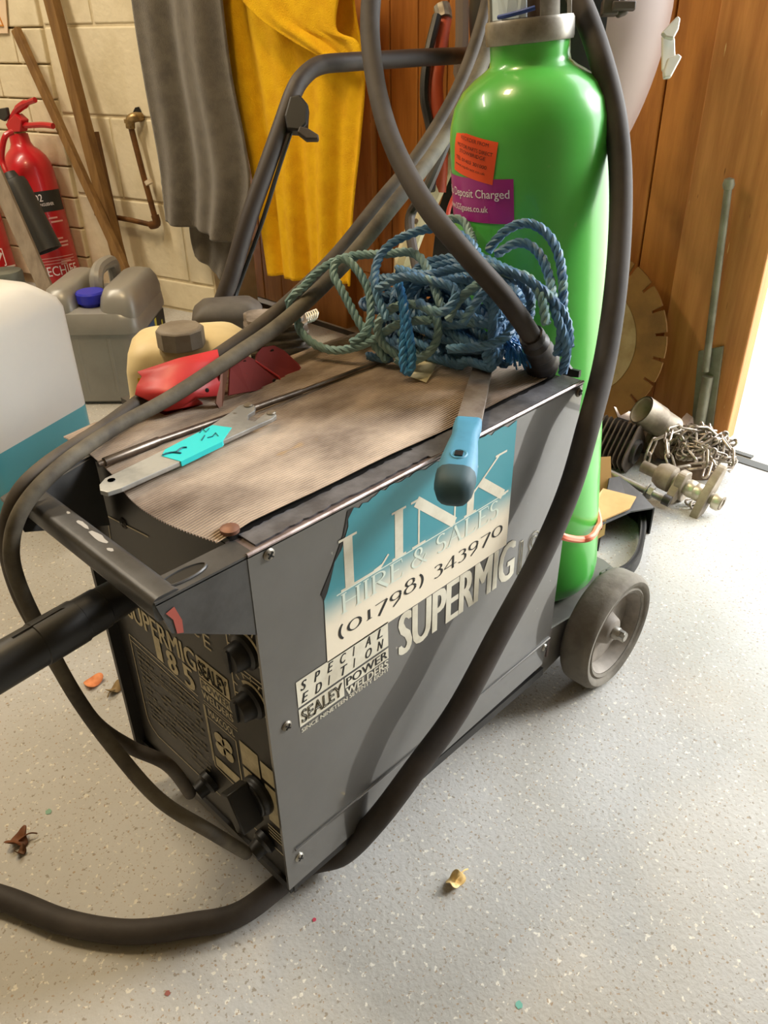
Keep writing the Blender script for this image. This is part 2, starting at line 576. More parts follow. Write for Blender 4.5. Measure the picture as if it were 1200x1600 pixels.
# casing
b = MB().prism([(0, .0, .074), (.428, .0, .088), (.44, .0, .127), (L_, .0, H_), (0, .0, H_)], (0, .003, 0))
side = b.build('side_panel', m_panel, welder, smooth=0)
b = MB().prism([(.008, W_, .074), (L_, W_, .1), (L_, W_, H_ - .004), (.008, W_, H_ - .004)], (0, -.003, 0))
b.build('side_panel', m_panel, welder, smooth=0)
b = MB().box((.004, .004, .060), (.44, W_ - .004, .072))
b.build('base_pan', m_blackm, welder, smooth=0)
b = MB().box((L_ - .004, .003, .09), (L_, W_ - .003, H_ - .002))
b.build('rear_panel', m_lip, welder, smooth=0)
b = MB().box((.008, .003, .058), (.012, W_ - .002, H_ - .012))
front = b.build('front_panel', m_front, welder, smooth=0)
b = MB().box((-.004, W_ - .006, .056), (.010, W_, .44))
b.build('front_flange', m_blackm, welder, smooth=0)
# horizontal crease near the foot of the side panel and its folded top edge
MB().tube([(.012, -.0008, .126), (.438, -.0008, .128)], .0016, 6).build('panel_crease', m_panel, side)
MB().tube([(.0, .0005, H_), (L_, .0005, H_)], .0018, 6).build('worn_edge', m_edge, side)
# top lip with ragged strips of tape
MB().box((0, .0, H_ - .003), (L_, .027, H_ - .0005)).build('top_lip', m_lip, welder, smooth=0)
tp = MB()
n = 40
for (xa, xb) in ((.012, .205), (.205, .445)):
    up_, dn_ = [], []
    for i in range(n + 1):
        x = xa + (xb - xa) * i / n
        r_ = .0011 if xa < .1 else .0005
        up_.append((x, .0255 + random.uniform(-.001, .0015), H_ + .0008))
        dn_.append((x, .0065 + random.uniform(-r_, r_) - (.004 if xa > .1 else 0), H_ + .0008))
    tp.add(up_ + dn_, [(i, i + 1, n + 2 + i, n + 1 + i) for i in range(n)])
tp.build('edge_tape', m_tape, welder, smooth=0, solid=.0012)
# ribbed rubber mat on the top
ribs = 84
y0, y1 = .027, W_ - .004


def matpt(i, j):
    k = j % 4
    y = y0 + (y1 - y0) * j / (ribs * 4)
    t = (y - y0) / (y1 - y0)
    xs = -.006 - .014 * math.sin(t * 5.2) * (1 if t < .6 else .5)
    x = xs + (L_ - .012 - xs) * i / 14
    z = H_ + .0035 + (.0018 if k in (0, 1) else 0) + .0012 * sin(x * 17 + y * 9) + .0008 * sin(x * 41 + y * 23)
    if i == 0:
        z -= .003
    return (x, y, z)


nj = ribs * 4
vs_ = [matpt(i, j) for j in range(nj + 1) for i in range(15)]
b = MB()
b.add(vs_, [(j * 15 + i, j * 15 + i + 1, (j + 1) * 15 + i + 1, (j + 1) * 15 + i) for j in range(nj) for i in range(14)])
b.mi = [1 if j % 4 == 2 else 0 for j in range(nj) for i in range(14)]
b.build('ribbed_mat', [m_rub, m_rub2], welder, smooth=20)
MB().box((.004, .024, H_ - .006), (L_ - .004, W_ - .003, H_)).build('top_cover', m_blackm, welder, smooth=0)
# handle: two arms and a bar
for nm, ya, yb, yo in (('handle_arm', .0005, .025, 0), ('handle_arm', .2, .268, 1)):
    b = MB()
    if yo == 0:
        b.prism([(-.077, ya, H_), (.006, ya, H_), (.006, yb, H_), (-.077, yb, H_)], (0, 0, -.003))
        b.prism([(-.077, ya, H_ - .002), (-.069, ya, H_ - .031), (.002, ya, H_ - .076), (.006, ya, H_ - .002)], (0, .003, 0))
    else:
        b.prism([(-.088, .200, H_), (-.036, .222, H_), (-.010, .230, H_), (.006, .232, H_), (.006, .268, H_), (-.010, .259, H_), (-.040, .239, H_), (-.088, .218, H_)], (0, 0, -.003))
        b.prism([(-.088, .200, H_ - .002), (-.082, .202, H_ - .03), (.004, .232, H_ - .076), (.004, .232, H_ - .002)], (0, .003, 0))
    arm = b.build(nm, m_hand, welder, smooth=0)
    oval = [(-.046 + .019 * cos(a), (.0135 if yo == 0 else .229) + (.0068 if yo == 0 else .004) * sin(a), H_ + .0006) for a in [2 * pi * k / 20 for k in range(20)]]
    MB().add(oval, [tuple(range(20))]).build('arm_slot', m_black, arm, smooth=0)
    MB().tube(oval, .0011, 5, closed=True).build('slot_rim', m_hand, arm)
    if yo == 0:
        MB().add([(-.071, -.0002, .464), (-.064, -.0002, .466), (-.060, -.0002, .452), (-.0605, -.0002, .441), (-.0655, -.0002, .443), (-.0665, -.0002, .456)], [(0, 1, 2, 3, 4, 5)]).build('red_mark', m_redp, arm, smooth=0)
b = MB()
prof = rrect(.0115, .010, .006, 4)
b.loft([[(-.067 + p[0], yy, H_ - .008 + p[1]) for p in prof] for yy in (.002, .216)])
b.box((-.066, .01, H_ - .024), (-.060, .212, H_ - .016))
hb0 = b.build('handle_bar', m_hand, welder)
b = MB()
for (yc, xc, ly, lx) in ((.125, -.063, .010, .0022), (.100, -.0635, .013, .0030), (.078, -.066, .004, .0018), (.150, -.062, .003, .0014)):
    q = [(xc + lx * cos(t) * random.uniform(.6, 1.2), yc + ly * sin(t) * random.uniform(.7, 1.1), H_ + .0022) for t in [2 * pi * k / 12 for k in range(12)]]
    b.add(q, [tuple(range(12))])
b.build('paint_scuff', M('white_scuff', (168, 166, 162), .6), hb0, smooth=0, kind='stuff')


def screw(x, y, z, ax, parent, r=.0048, mat=None):
    b = MB().lathe([(r, 0), (r, .0008), (r * .75, .0022), (r * .2, .0028)], (x, y, z), ax, 14)
    s_ = b.build('screw', mat or m_steel, parent)
    a, c = Vector(ax).orthogonal().normalized(), Vector(ax).cross(Vector(ax).orthogonal()).normalized()
    o_ = Vector((x, y, z)) + Vector(ax) * .0028
    cb = MB().obox(o_, a * r * .62, c * r * .14, Vector(ax) * .0003).obox(o_, a * r * .14, c * r * .62, Vector(ax) * .0003)
    cb.build('screw_slot', m_black, s_, smooth=0)


for x, z in ((.019, .468), (.018, .289), (.016, .111), (.439, .466), (.43, .29), (.429, .117), (.22, .115)):
    screw(x, 0, z, (0, -1, 0), welder, .0052)
screw(.004, .05, .446, (-1, 0, 0), welder, .0045, m_darksteel)
b = MB().lathe([(.0075, 0), (.0075, .003), (.004, .005)], (.008, .031, H_ + .004), (0, 0, 1), 14)
b.build('mat_rivet', M('brown_rivet', (128, 92, 76), .5, .4), welder)
screw(.008, .21, .41, (-1, 0, 0), welder, .006, m_darksteel)

# ---- prints on the side panel
F = Fr((0, -.0002, 0), (1, 0, 0), (0, 0, 1))
mt = bpy.data.materials.new('teal_to_cream_print')
mt.use_nodes = True
nt = mt.node_tree
tc = nt.nodes.new('ShaderNodeTexCoord')
sp = nt.nodes.new('ShaderNodeSeparateXYZ')
nt.links.new(tc.outputs['Object'], sp.inputs[0])
nz = nt.nodes.new('ShaderNodeTexNoise')
nz.inputs['Scale'].default_value = 60
ad = nt.nodes.new('ShaderNodeMath')
ad.operation = 'MULTIPLY_ADD'
ad.inputs[1].default_value, ad.inputs[2].default_value = .008, -.004
nt.links.new(tc.outputs['Object'], nz.inputs['Vector'])
nt.links.new(nz.outputs[0], ad.inputs[0])
a2 = nt.nodes.new('ShaderNodeMath')
nt.links.new(ad.outputs[0], a2.inputs[0])
nt.links.new(sp.outputs[2], a2.inputs[1])
mr = nt.nodes.new('ShaderNodeMapRange')
mr.inputs[1].default_value, mr.inputs[2].default_value = .362, .402
mr.interpolation_type = 'SMOOTHSTEP'
nt.links.new(a2.outputs[0], mr.inputs[0])
mx = nt.nodes.new('ShaderNodeMix')
mx.data_type = 'RGBA'
mx.inputs[6].default_value, mx.inputs[7].default_value = lin((240, 230, 208)), lin((62, 146, 160))
nt.links.new(mr.outputs[0], mx.inputs[0])
nt.links.new(mx.outputs[2], nt.nodes['Principled BSDF'].inputs['Base Color'])
nt.nodes['Principled BSDF'].inputs['Roughness'].default_value = .4
tear = [(.073, .402), (.078, .414), (.083, .428), (.091, .436), (.1, .455), (.1, .462), (.107, .470)]
edge_ = [(.107 + .206 * k / 40 + random.uniform(-.001, .001), .4735 - random.uniform(0, .0045) - (.003 if k < 5 else 0)) for k in range(1, 41)]
pts = [(.068, .328), (.326, .3265), (.328, .472)] + edge_[::-1] + tear[::-1] + [(.069, .396)]
stk = patch(F, pts, .0004).build('hire_sticker', mt, side, smooth=0)
bl = MB()
bl.add([F(a, c, .0003) for a, c in ((.069, .396), (.073, .402), (.091, .436), (.1, .462), (.107, .470), (.1, .470), (.094, .45), (.08, .425), (.066, .404))], [tuple(range(9))])
bl.build('torn_sticker_backing', m_ink, side, smooth=0)
serif('lettering', 'L', F, .084, .3945, .064, .0515, m_white, side, .20, .045)
serif('lettering', 'INK', F, .146, .3945, .172, .0500, m_white, side, .21, .045)
m_pale = M('pale_teal_print', (214, 226, 214), .5)
line(MB(), F, .083, .3935, .318, .3935, .0012).build('rule', m_pale, side, smooth=0)
serif('lettering', 'HIRE & SALES', F, .086, .3712, .222, .0205, m_pale, side, .15, .055, .0007)
serif('phone_number', '(01798) 343970', F, .081, .3465, .238, .0158, m_ink, side, .19, .055, .0007)
text('model_name', 'SUPERMIG', F, .158, .2755, .186, .0515, m_white, side, bold=.045)
text('model_number', '185', F, .352, .272, .062, .046, m_white, side, outline=.011)
b = MB()
rect(b, F, .032, .3000, .144, .3295)
rect(b, F, .032, .2765, .0855, .2975)
rect(b, F, .0870, .2845, .144, .2975)
b.build('maker_badge', m_white, side, smooth=0)
for i, ch in enumerate('SPECIAL'):
    text('lettering', ch, F, .036 + .0155 * i, .3165, .0075 if ch != 'I' else .0028, .0105, m_ink, side, .0006, bold=.03, shear=.3)
for i, ch in enumerate('EDITION'):
    text('lettering', ch, F, .036 + .0155 * i, .3025, .0085 if ch != 'I' else .0028, .0105, m_ink, side, .0006, bold=.03, shear=.3)
text('lettering', 'SEALEY', F, .0345, .2795, .049, .0155, m_ink, side, .0006, outline=.022)
text('lettering', 'POWER', F, .0885, .2865, .054, .0095, m_ink, side, .0006, bold=.02)
text('lettering', 'WELDERS', F, .0875, .2745, .056, .009, m_white, side, .0006, bold=.03)
text('lettering', 'SINCE NINETEEN SEVENTY EIGHT', F, .033, .2690, .111, .0048, m_white, side, .0006, bold=.02)

# ---- prints and knobs on the front panel
G = Fr((.0078, W_, 0), (0, -1, 0), (0, 0, 1))          # u runs from the far edge to the near edge


def gy(y):
    return W_ - y


text('model_name', 'SUPERMIG', G, gy(.247), .2795, .126, .0265, m_cream, front, bold=.03)
text('model_number', '1', G, gy(.199), .251, .012, .029, m_cream, front, bold=.04)
text('model_number', '8', G, gy(.178), .249, .019, .029, m_cream, front, bold=.04)
text('model_number', '5', G, gy(.149), .247, .019, .030, m_cream, front, bold=.04)
b = MB()
rect(b, G, gy(.118), .279, gy(.068), .305)
rect(b, G, gy(.118), .2635, gy(.068), .277)
b.build('maker_badge', m_cream, front, smooth=0)
text('lettering', 'SEALEY', G, gy(.116), .2815, .046, .0195, m_front, front, .0007, outline=.02)
text('lettering', 'POWER', G, gy(.116), .2655, .046, .0095, m_front, front, .0007, bold=.02)
text('lettering', 'WELDERS', G, gy(.118), .2515, .05, .0095, m_cream, front, .0007, bold=.02)
text('lettering', 'MAXCOOL', G, gy(.112), .2305, .042, .0095, m_cream, front, .0007, bold=.02)
text('lettering', 'C', G, gy(.116), .332, .012, .017, m_cream, front, .0007)
text('lettering', 'E', G, gy(.098), .327, .011, .017, m_cream, front, .0007)
b = MB()
for z in (.2465, .243):
    line(b, G, gy(.118), z, gy(.064), z, .0008)
line(b, G, gy(.118), .24, gy(.118), .154, .0016)
line(b, G, gy(.07), .226, gy(.07), .15, .0016)
line(b, G, gy(.118), .154, gy(.07), .15, .0016)
line(b, G, gy(.118), .226, gy(.07), .226, .001)
rect(b, G, gy(.115), .157, gy(.074), .171)
for k in range(4):                                     # fan emblem
    a0 = pi / 4 + k * pi / 2
    cx, cz = gy(.094) + .009 * cos(a0), .199 + .009 * sin(a0)
    b.add([G(cx + .0085 * cos(t), cz + .0085 * sin(t), .0006) for t in [2 * pi * q / 14 for q in range(14)]], [tuple(range(14))])
b.build('fan_panel', m_cream, front, smooth=0)
# border line, info panel and faint rows of small print
m_dim = M('dim_print', (112, 104, 82), .6)
b = MB()
brd = [(gy(.255), .25), (gy(.258), .13)] + [(gy(.258) + .012 - .012 * cos(t), .13 - .02 * sin(t)) for t in (.4, .8, 1.2)] + [(gy(.24), .106), (gy(.012), .108)]
for (a, c), (d, e) in zip(brd[:-1], brd[1:]):
    line(b, G, a, c, d, e, .0014)
for z, u0, u1 in ((.378, .0, .0), (.2425, 0, 0)):
    line(b, G, gy(.255), z - .128 if z > .3 else z, gy(.128), (z - .133) if z > .3 else z - .006, .0012)
line(b, G, gy(.12), .24, gy(.12), .16, .001)
b.build('border_line', m_cream, front, smooth=0)
b = MB()
for r_ in range(14):
    z = .232 - r_ * .0075
    u = gy(.246)
    while u < gy(.13):
        w_ = random.uniform(.003, .014)
        if random.random() < .78:
            line(b, G, u, z, min(u + w_, gy(.128)), z, random.choice((.0014, .0024, .0034)))
        u += w_ + .002
for z in (.236, .214, .19, .168, .15):
    line(b, G, gy(.248), z, gy(.128), z - .003, .0009)
line(b, G, gy(.17), .126, gy(.13), .124, .0016)
b.build('small_print', m_dim, front, smooth=0)['kind'] = 'stuff'
# knob dials
b = MB()
for z0, z1 in ((.335, .392), (.278, .33)):
    line(b, G, gy(.058), z0, gy(.058), z1, .0014)
    line(b, G, gy(.058), z0 if z0 > .3 else z1, gy(.004), z0 if z0 > .3 else z1, .0012)
for zc in (.362, .305):
    for k in range(11):
        t = radians(-40 + 26 * k)
        cx, cz = gy(.03), zc
        line(b, G, cx + .0225 * cos(t), cz + .0225 * sin(t), cx + .028 * cos(t), cz + .028 * sin(t), .0016)
    ring = [(gy(.03) + .019 * cos(radians(a)), zc + .019 * sin(radians(a))) for a in range(-30, 150, 15)]
    for (a, c), (d, e) in zip(ring[:-1], ring[1:]):
        line(b, G, a, c, d, e, .0035)
    b.add([G(gy(.058) + .006 * cos(t), zc - .022 + .006 * sin(t), .0006) for t in [2 * pi * q / 14 for q in range(14)]], [tuple(range(14))])
for (u0, z0, u1, z1) in ((.064, .2, .036, .232), (.033, .205, .006, .228), (.064, .152, .05, .196), (.03, .148, .006, .2)):
    rect(b, G, gy(u0), z0, gy(u1), z1)
for k in range(4):
    line(b, G, gy(.034), .138 - .005 * k, gy(.008), .138 - .005 * k, .0016)
b.build('dial_print', m_cream, front, smooth=0)['kind'] = 'stuff'
for zc in (.362, .305):
    b = MB().lathe([(.0165, 0), (.0165, .004), (.0135, .006), (.012, .016), (.0105, .018), (0.001, .018)], G(gy(.03), zc, 0), (-1, 0, 0), 24)
    b.obox(G(gy(.03), zc, .019), (0, .0015, 0), (0, 0, .011), (.001, 0, 0))
    b.build('knob', m_black, welder)
ko = G(gy(.040), .177, 0)
b = MB().lathe([(.021, 0), (.021, .006), (.019, .008), (.019, .012)], ko, (-1, 0, 0), 28)
b.obox(ko + Vector((-.022, 0, 0)), (0, .007, -.004), (0, .010, .019), (.012, 0, 0))
b.build('selector_knob', m_black, welder, bevel=.002)
for (y, z) in ((.134, .119), (.040, .109)):
    b = MB().lathe([(.013, 0), (.013, .006), (.01, .009), (.0085, .02)], (.008, y, z), (-1, 0, -.25), 18)
    b.build('cable_gland', m_black, welder)
# straw-like loose strand marks at the top of the front panel
b = MB()
line(b, G, gy(.24), .405, gy(.165), .415, .0016)
line(b, G, gy(.243), .40, gy(.247), .37, .001)
b.build('paint_scratch', m_cream, front, smooth=0)

# ---- rear tray, axle and wheels
b = MB()
b.prism([(.40, .01, .094), (.655, .01, .094), (.675, .06, .094), (.675, .225, .094), (.655, .272, .094), (.40, .272, .094)], (0, 0, .006))
b.prism([(.425, .008, .052), (.60, .008, .076), (.655, .008, .094), (.44, .008, .13), (.428, .008, .09)], (0, .003, 0))
b.prism([(.425, .272, .052), (.60, .272, .076), (.655, .272, .094), (.44, .272, .13), (.428, .272, .09)], (0, .003, 0))
b.build('cylinder_tray', m_tray, welder, smooth=0)
MB().add([(.492, .0072, .078), (.506, .0072, .082), (.509, .0072, .110), (.498, .0072, .112), (.489, .0072, .096)], [(0, 1, 2, 3, 4)]).build('rust_patch', M('rust_patch', (138, 92, 74), .8), welder, smooth=0)
XA, ZA, RA = .553, .0855, .0855
MB().tube([(XA, -.05, ZA), (XA, .325, ZA)], .006, 10).build('axle', m_steel, welder)


def wheel(yf, sgn):                                    # yf: outer face, sgn: outward direction
    A = (0, sgn, 0)
    o_ = (XA, yf - sgn * .044, ZA)
    prof = [(.064, .002), (.072, 0), (.079, .002), (.084, .007), (.0855, .013), (.0855, .036), (.083, .042), (.0785, .0452), (.073, .0445), (.069, .041), (.066, .043), (.062, .041)]
    t = MB().lathe(prof, o_, A, 56, cap=False).build('wheel', m_tyre, welder)
    hub = [(.0645, .002), (.0645, .04), (.061, .0405), (.057, .034), (.055, .022), (.03, .02), (.024, .022), (.019, .034), (.016, .036), (.0045, .036)]
    h_ = MB().lathe(hub, o_, A, 48).build('hub', m_hub, t)
    c = MB().lathe([(.0095, .034), (.0095, .042), (.0078, .045), (.0078, .047)], o_, A, 12)
    for k in range(4):
        c.obox(Vector(o_) + Vector(A) * .048 + Vector((cos(k * pi / 2), 0, sin(k * pi / 2))) * .006, (.0022, 0, 0), (0, .004, 0), (0, 0, .0022))
    c.build('axle_clip', m_steel, t)


wheel(-.040, -1)
wheel(.322, 1)
# front feet
for y in (.09, W_ - .05):
    MB().lathe([(.018, 0), (.02, .01), (.012, .03), (.012, .062)], (.12, y, 0), (0, 0, 1), 16).build('foot', m_black, welder)


# ------------------------------------------------------------------ gas cylinder
m_green = M('green_gloss_paint', (92, 196, 84), .28, col2=(78, 178, 74), scale=3, coat=.3, bump=.05, bscale=40, fleck=[(150, 190, 120)], fscale=26, fth=.77)
m_collar = M('brushed_collar', (168, 164, 154), .4, .7, col2=(130, 126, 118), scale=30)
m_orange = M('orange_sticker_paper', (255, 92, 40), .5)
m_purple = M('purple_label', (168, 34, 136), .35, coat=.2)
m_wtext = M('white_label_text', (244, 236, 240), .5)
CB, CT = Vector((.573, .117, .1012)), Vector((.550, .157, .63))
cax = (CT - CB).normalized()
cyl = thing('gas_cylinder', 'bright green gas cylinder standing behind the welder with orange and purple stickers', 'gas cylinder', CB)
prof = [(.055, .004), (.07, 0), (.080, .003), (.087, .012), (.09, .03), (.09, .597), (.0885, .612), (.083, .630), (.073, .645), (.06, .6555), (.05, .6615), (.0435, .6665), (.0422, .673), (.0422, .690)]
MB().lathe(prof, CB, cax, 72, ref=(-.82, -.57, 0)).build('body', m_green, cyl, smooth=50)
MB().lathe([(.0385, .685), (.0455, .686), (.0465, .689), (.0465, .705), (.045, .708), (.038, .7085)], CB, cax, 48).build('neck_ring', m_collar, cyl)
C_ = Cyl(CB, cax, .09, (-.8217, -.5699, 0))
# valve guard above the ring
gd = MB()
RG = Cyl(CB, cax, .043, (-.8217, -.5699, 0))
for a0, a1 in ((-.068, -.052), (.012, .034), (.06, .075)):
    pts = [RG(a0 + (a1 - a0) * k / 5, .7065, h) for k in range(6) for h in (0,)]
    pin = [RG(a0 + (a1 - a0) * k / 5, .7065, -.004) for k in range(6)]
    gd.prism(pts + pin[::-1], cax * .07)
gd.lathe([(.043, .776), (.0455, .776), (.0455, .79), (.043, .79)], CB, cax, 40, cap=False)
gd.build('valve_guard', m_collar, cyl)
MB().lathe([(.016, .7), (.016, .73), (.02, .732), (.02, .75), (.01, .752), (.01, .78)], CB, cax, 20).build('valve_body', M('brown_brass', (92, 70, 50), .5, .5), cyl)
b = MB()
b.prism([RG(-.052 + .05 * k / 6, .709, -.003) for k in range(7)] + [RG(-.052 + .05 * k / 6, .75, -.003) for k in range(6, -1, -1)], C_(0, 0, 0) * 0 + cax.cross(Vector((0, 1, 0))) * .001)
b.build('guard_label', M('pale_blue_label', (206, 224, 236), .4), cyl, smooth=0)
b = MB()
arc = [RG(-.034 + .04 * k / 8, .7115 + .0045 * (k / 8) ** 1.5, .0005) for k in range(9)]
b.tube(arc, .0022, 6).build('blue_seal', M('blue_plastic_seal', (40, 70, 150), .4), cyl)


def wrap(name, mat, a0, b0, a1, b1, shear, h=.0006, na=14, hole=None):
    return MB().grid(lambda u, v: C_(a0 + (a1 - a0) * u, b0 + (b1 - b0) * v + shear * (u - .5), h), na, 4).build(name, mat, cyl, smooth=40, fix=False)


og = MB().grid(lambda u, v: C_(-.104 + .064 * u + .008 * v, .572 + .0415 * v - .013 * u, .0007 - 2.2 * max(0, (.572 + .0415 * v - .013 * u) - .597) ** 1.6), 14, 8)
og = og.build('orange_sticker', m_orange, cyl, smooth=40, fix=False)
pl = wrap('purple_label', m_purple, -.142, .520, -.0165, .5655, -.002)
for k, (s, w_) in enumerate((('REORDER FROM', .04), ('MOTOR PARTS DIRECT', .053), ('STOWBRIDGE', .040), ('TEL 01403 301000', .05), ('www.mpdirect.co.uk', .05))):
    text('lettering', s, C_, -.096 + .003 * (4 - k) * .8 - (.002 if k in (1, 3, 4) else -.004), .5985 - .0066 * k + .006, w_, .0036, m_ink, og, h=.0012, rot=-.21)
text('lettering', 'No Deposit Charged', C_, -.1265, .5425, .1055, .0115, m_wtext, pl, h=.0009, bold=.012)
text('lettering', 'www.SGSgases.co.uk', C_, -.1265, .5285, .080, .0088, m_wtext, pl, h=.0009, bold=.012)
# salmon hose tied round the foot of the cylinder
tie = MB().tube(cr([(0.4234,-0.0060,0.2946), (0.4366,-0.0080,0.2856), (0.5115,0.0162,0.2358), (0.5299,0.0112,0.2321), (0.5623,0.0216,0.2241), (0.6110,0.0472,0.2142), (.668, .128, .262), (.64, .19, .27)], 6), .0046, 8)
tag(tie.build('salmon_hose', M('salmon_rubber', (232, 128, 98), .5), loc=(0.4366,-0.0080,0.2856)), 'short salmon pink rubber hose tied round the foot of the green cylinder', 'hose')
# black strap hook behind the top corner of the welder
b = MB().prism([(0.4550,0.0391,0.4851), (0.4550,0.0295,0.4876), (0.4550,0.0222,0.4814), (0.4550,0.0118,0.4819), (0.4550,0.0117,0.4747), (0.4550,0.0340,0.4701)], (.004, 0, 0))
b.build('strap_plate', m_black, welder, smooth=0)
b = MB().tube(cr([(0.6815,0.1073,0.4031), (0.6838,0.1023,0.4001), (0.6789,0.1014,0.3934), (0.6749,0.1036,0.3912)], 5), .0022, 6)
b.tube([(0.6815,0.1073,0.4031), (.66, .12, .46)], .0022, 6)
tag(b.build('strap_hook', m_steel, loc=(0.6815,0.1073,0.4031)), 'small bright metal hook beside the edge of the green cylinder', 'hook')

# ------------------------------------------------------------------ welding leads
m_cable = M('grey_black_rubber_cable', (66, 60, 56), .7, col2=(46, 41, 38), scale=12, bump=.1, bscale=50)
m_cable2 = M('dusty_lead', (84, 76, 66), .7, col2=(56, 50, 44), scale=16, bump=.15, bscale=60)
m_cable3 = M('muddy_lead', (104, 98, 84), .75, col2=(66, 60, 52), scale=22, bump=.2, bscale=60)
pts = [(.432, .045, .485), (0.4047,0.0284,0.5091), (0.3725,0.0246,0.5441), (0.3481,0.0403,0.5819), (0.3293,0.0786,0.6233), (0.3333,0.1313,0.6599), (0.3583,0.1972,0.7073), (0.3965,0.2571,0.7630), (0.4361,0.2997,0.8196),
       (0.4859,0.3271,0.8896), (0.5551,0.3257,0.9488), (0.6062,0.2787,0.9536), (0.6185,0.2144,0.8938), (0.5980,0.1477,0.8221), (0.5802,0.1038,0.7700), (0.5707,0.0711,0.7118), (0.5537,0.0450,0.6468), (0.5150,0.0153,0.5717), (0.4699,-0.0089,0.4975),
       (0.4208,-0.0260,0.4380), (0.3905,-0.0300,0.3747), (0.3413,-0.0330,0.3141), (0.2756,-0.0350,0.2541), (0.2120,-0.0340,0.1883), (0.1532,-0.0290,0.1455), (0.1079,-0.0165,0.0965), (0.0845,0.0164,0.0300), (.05, .045, .0135), (-0.0270,0.0502,0.0135), (-0.0722,0.0772,0.0135), (-0.1222,0.1184,0.0135), (-0.1628,0.1764,0.0135), (-0.1975,0.2518,0.0135), (-.26, .36, .0135), (-.38, .5, .0135)]
lc = cr(pts, 9)
lead = MB().tube(lc, [.0100 + .0024 * min(1, max(0, (i - 60) / 60)) for i in range(len(lc))], 14)
lead = tag(lead.build('torch_lead', m_cable, loc=(.43, .045, .48)), 'thick dark grey torch lead hanging past the green cylinder and across the side panel', 'cable')
wp = cr([Vector(p) for p in pts[:4]], 9)[:19]
b = MB()
rr = [.0150 + .0014 * sin(i * 2.4) + (.002 if i < 8 else -.003 * (i - 8) / 10) for i in range(18)]
b.tube(wp[:18], rr, 14)
b.build('tape_wrapping', M('black_wrapping_tape', (44, 40, 38), .5, bump=.3, bscale=40), lead)

pair = [[(0.7924,0.4182,0.8511), (0.7494,0.3989,0.7982), (0.6840,0.3835,0.7242), (0.5896,0.3680,0.6546), (0.4861,0.3446,0.6076), (0.3929,0.3302,0.5599), (0.2775,0.3033,0.5257), (0.1727,0.2830,0.5056), (0.0922,0.2669,0.4993), (0.0215,0.2414,0.4936), (-0.0529,0.1991,0.4986), (-0.0863,0.1911,0.4832), (-0.1014,0.1923,0.4481), (-0.1009,0.2047,0.3959), (-0.0993,0.1854,0.3564), (-0.0948,0.1655,0.3100), (-0.0873,0.1455,0.2669), (-0.0679,0.1292,0.2323), (-0.0473,0.1060,0.2101), (-.018, .135, .119)],
        [(0.7724,0.3873,0.8498), (0.7333,0.3670,0.7909), (0.6733,0.3493,0.7298), (0.5821,0.3322,0.6621), (0.4753,0.3106,0.6095), (0.3864,0.3006,0.5623), (0.2734,0.2756,0.5274), (0.1740,0.2432,0.5187), (0.0842,0.2240,0.5076), (0.0195,0.2111,0.5041), (-0.0461,0.1833,0.5016), (-0.0851,0.1746,0.4847), (-0.1030,0.1737,0.4574), (-0.1068,0.1745,0.4213), (-0.1052,0.1565,0.3698), (-0.1005,0.1345,0.3155), (-0.0908,0.1060,0.2651), (-0.0774,0.0690,0.2189), (-0.0519,0.0355,0.1811), (-.016, .043, .107)]]
for i, (p_, m_, lab) in enumerate(((pair[0], m_cable2, 'dark welding lead ending at the farther socket of the black front panel'),
                                   (pair[1], m_cable3, 'muddy brown welding lead ending at the nearer socket of the black front panel'))):
    lc = cr(p_, 9)
    o_ = MB().tube(lc, [.0094 - .0030 * min(1, max(0, (k_ - 40) / 40)) for k_ in range(len(lc))], 12).build('welding_lead', m_, loc=p_[-1])
    tag(o_, lab, 'cable', 'pair of welding leads')
p_ = [(0.8408,0.4630,0.8534), (0.7956,0.4346,0.7819), (0.7323,0.4171,0.7038), (0.6846,0.4106,0.6412), (0.6546,0.4150,0.5925), (0.6458,0.4373,0.5507), (.55, .33, .5)]
o_ = MB().tube(cr(p_, 8), .0075, 10).build('hanging_lead', m_cable, loc=p_[-1])
tag(o_, 'dark lead hanging behind the pair beside the neck of the green cylinder', 'cable')
# torch grip resting under the handle bar
g0, g1 = Vector((-0.1908,0.0931,0.4123)), Vector((-0.0412,0.1142,0.4085))
tg = thing('torch_grip', 'black cylindrical torch grip hanging from the welder handle bar', 'torch', g0.lerp(g1, .5))
gd_ = (g1 - g0)
Lg = gd_.length
gp = [(.0, 0), (.0165, .0), (.0175, .004), (.0175, Lg * .42), (.0182, Lg * .425), (.0182, Lg * .66), (.0172, Lg * .665), (.0172, Lg * .8), (.0165, Lg * .805), (.0155, Lg), (0, Lg)]
MB().lathe(gp, g0, gd_, 32, cap=False).build('grip', m_black, tg)
MB().tube([g0 + gd_ * .32 + Vector((0, 0, .0175)), g0 + gd_ * .62 + Vector((-.004, 0, .0180)), g0 + gd_ * .67 + Vector((-.006, -.002, .0165))], .0012, 5).build('seam', m_blackm, tg)

# ------------------------------------------------------------------ blue rope
m_rope = M('blue_polyprop_rope', (92, 138, 170), .5, col2=(58, 96, 136), scale=14, lo=.35, hi=.65, fleck=[(112, 148, 158)], fscale=30, fth=.62)
m_ropef = M('faded_rope', (136, 166, 164), .6, col2=(96, 136, 144), scale=16)
m_ropeb = M('bright_blue_rope', (66, 140, 196), .4, col2=(46, 104, 164), scale=20)


FD, FS = Vector((-.840, -.542, -.02)).normalized(), Vector((.542, -.840, 0))
KEEP = [(cr([Vector(p) for p in pts[:8]], 14), .0215), ([q for q in cr(pair[1], 9) if q.x > .1], .0160)]


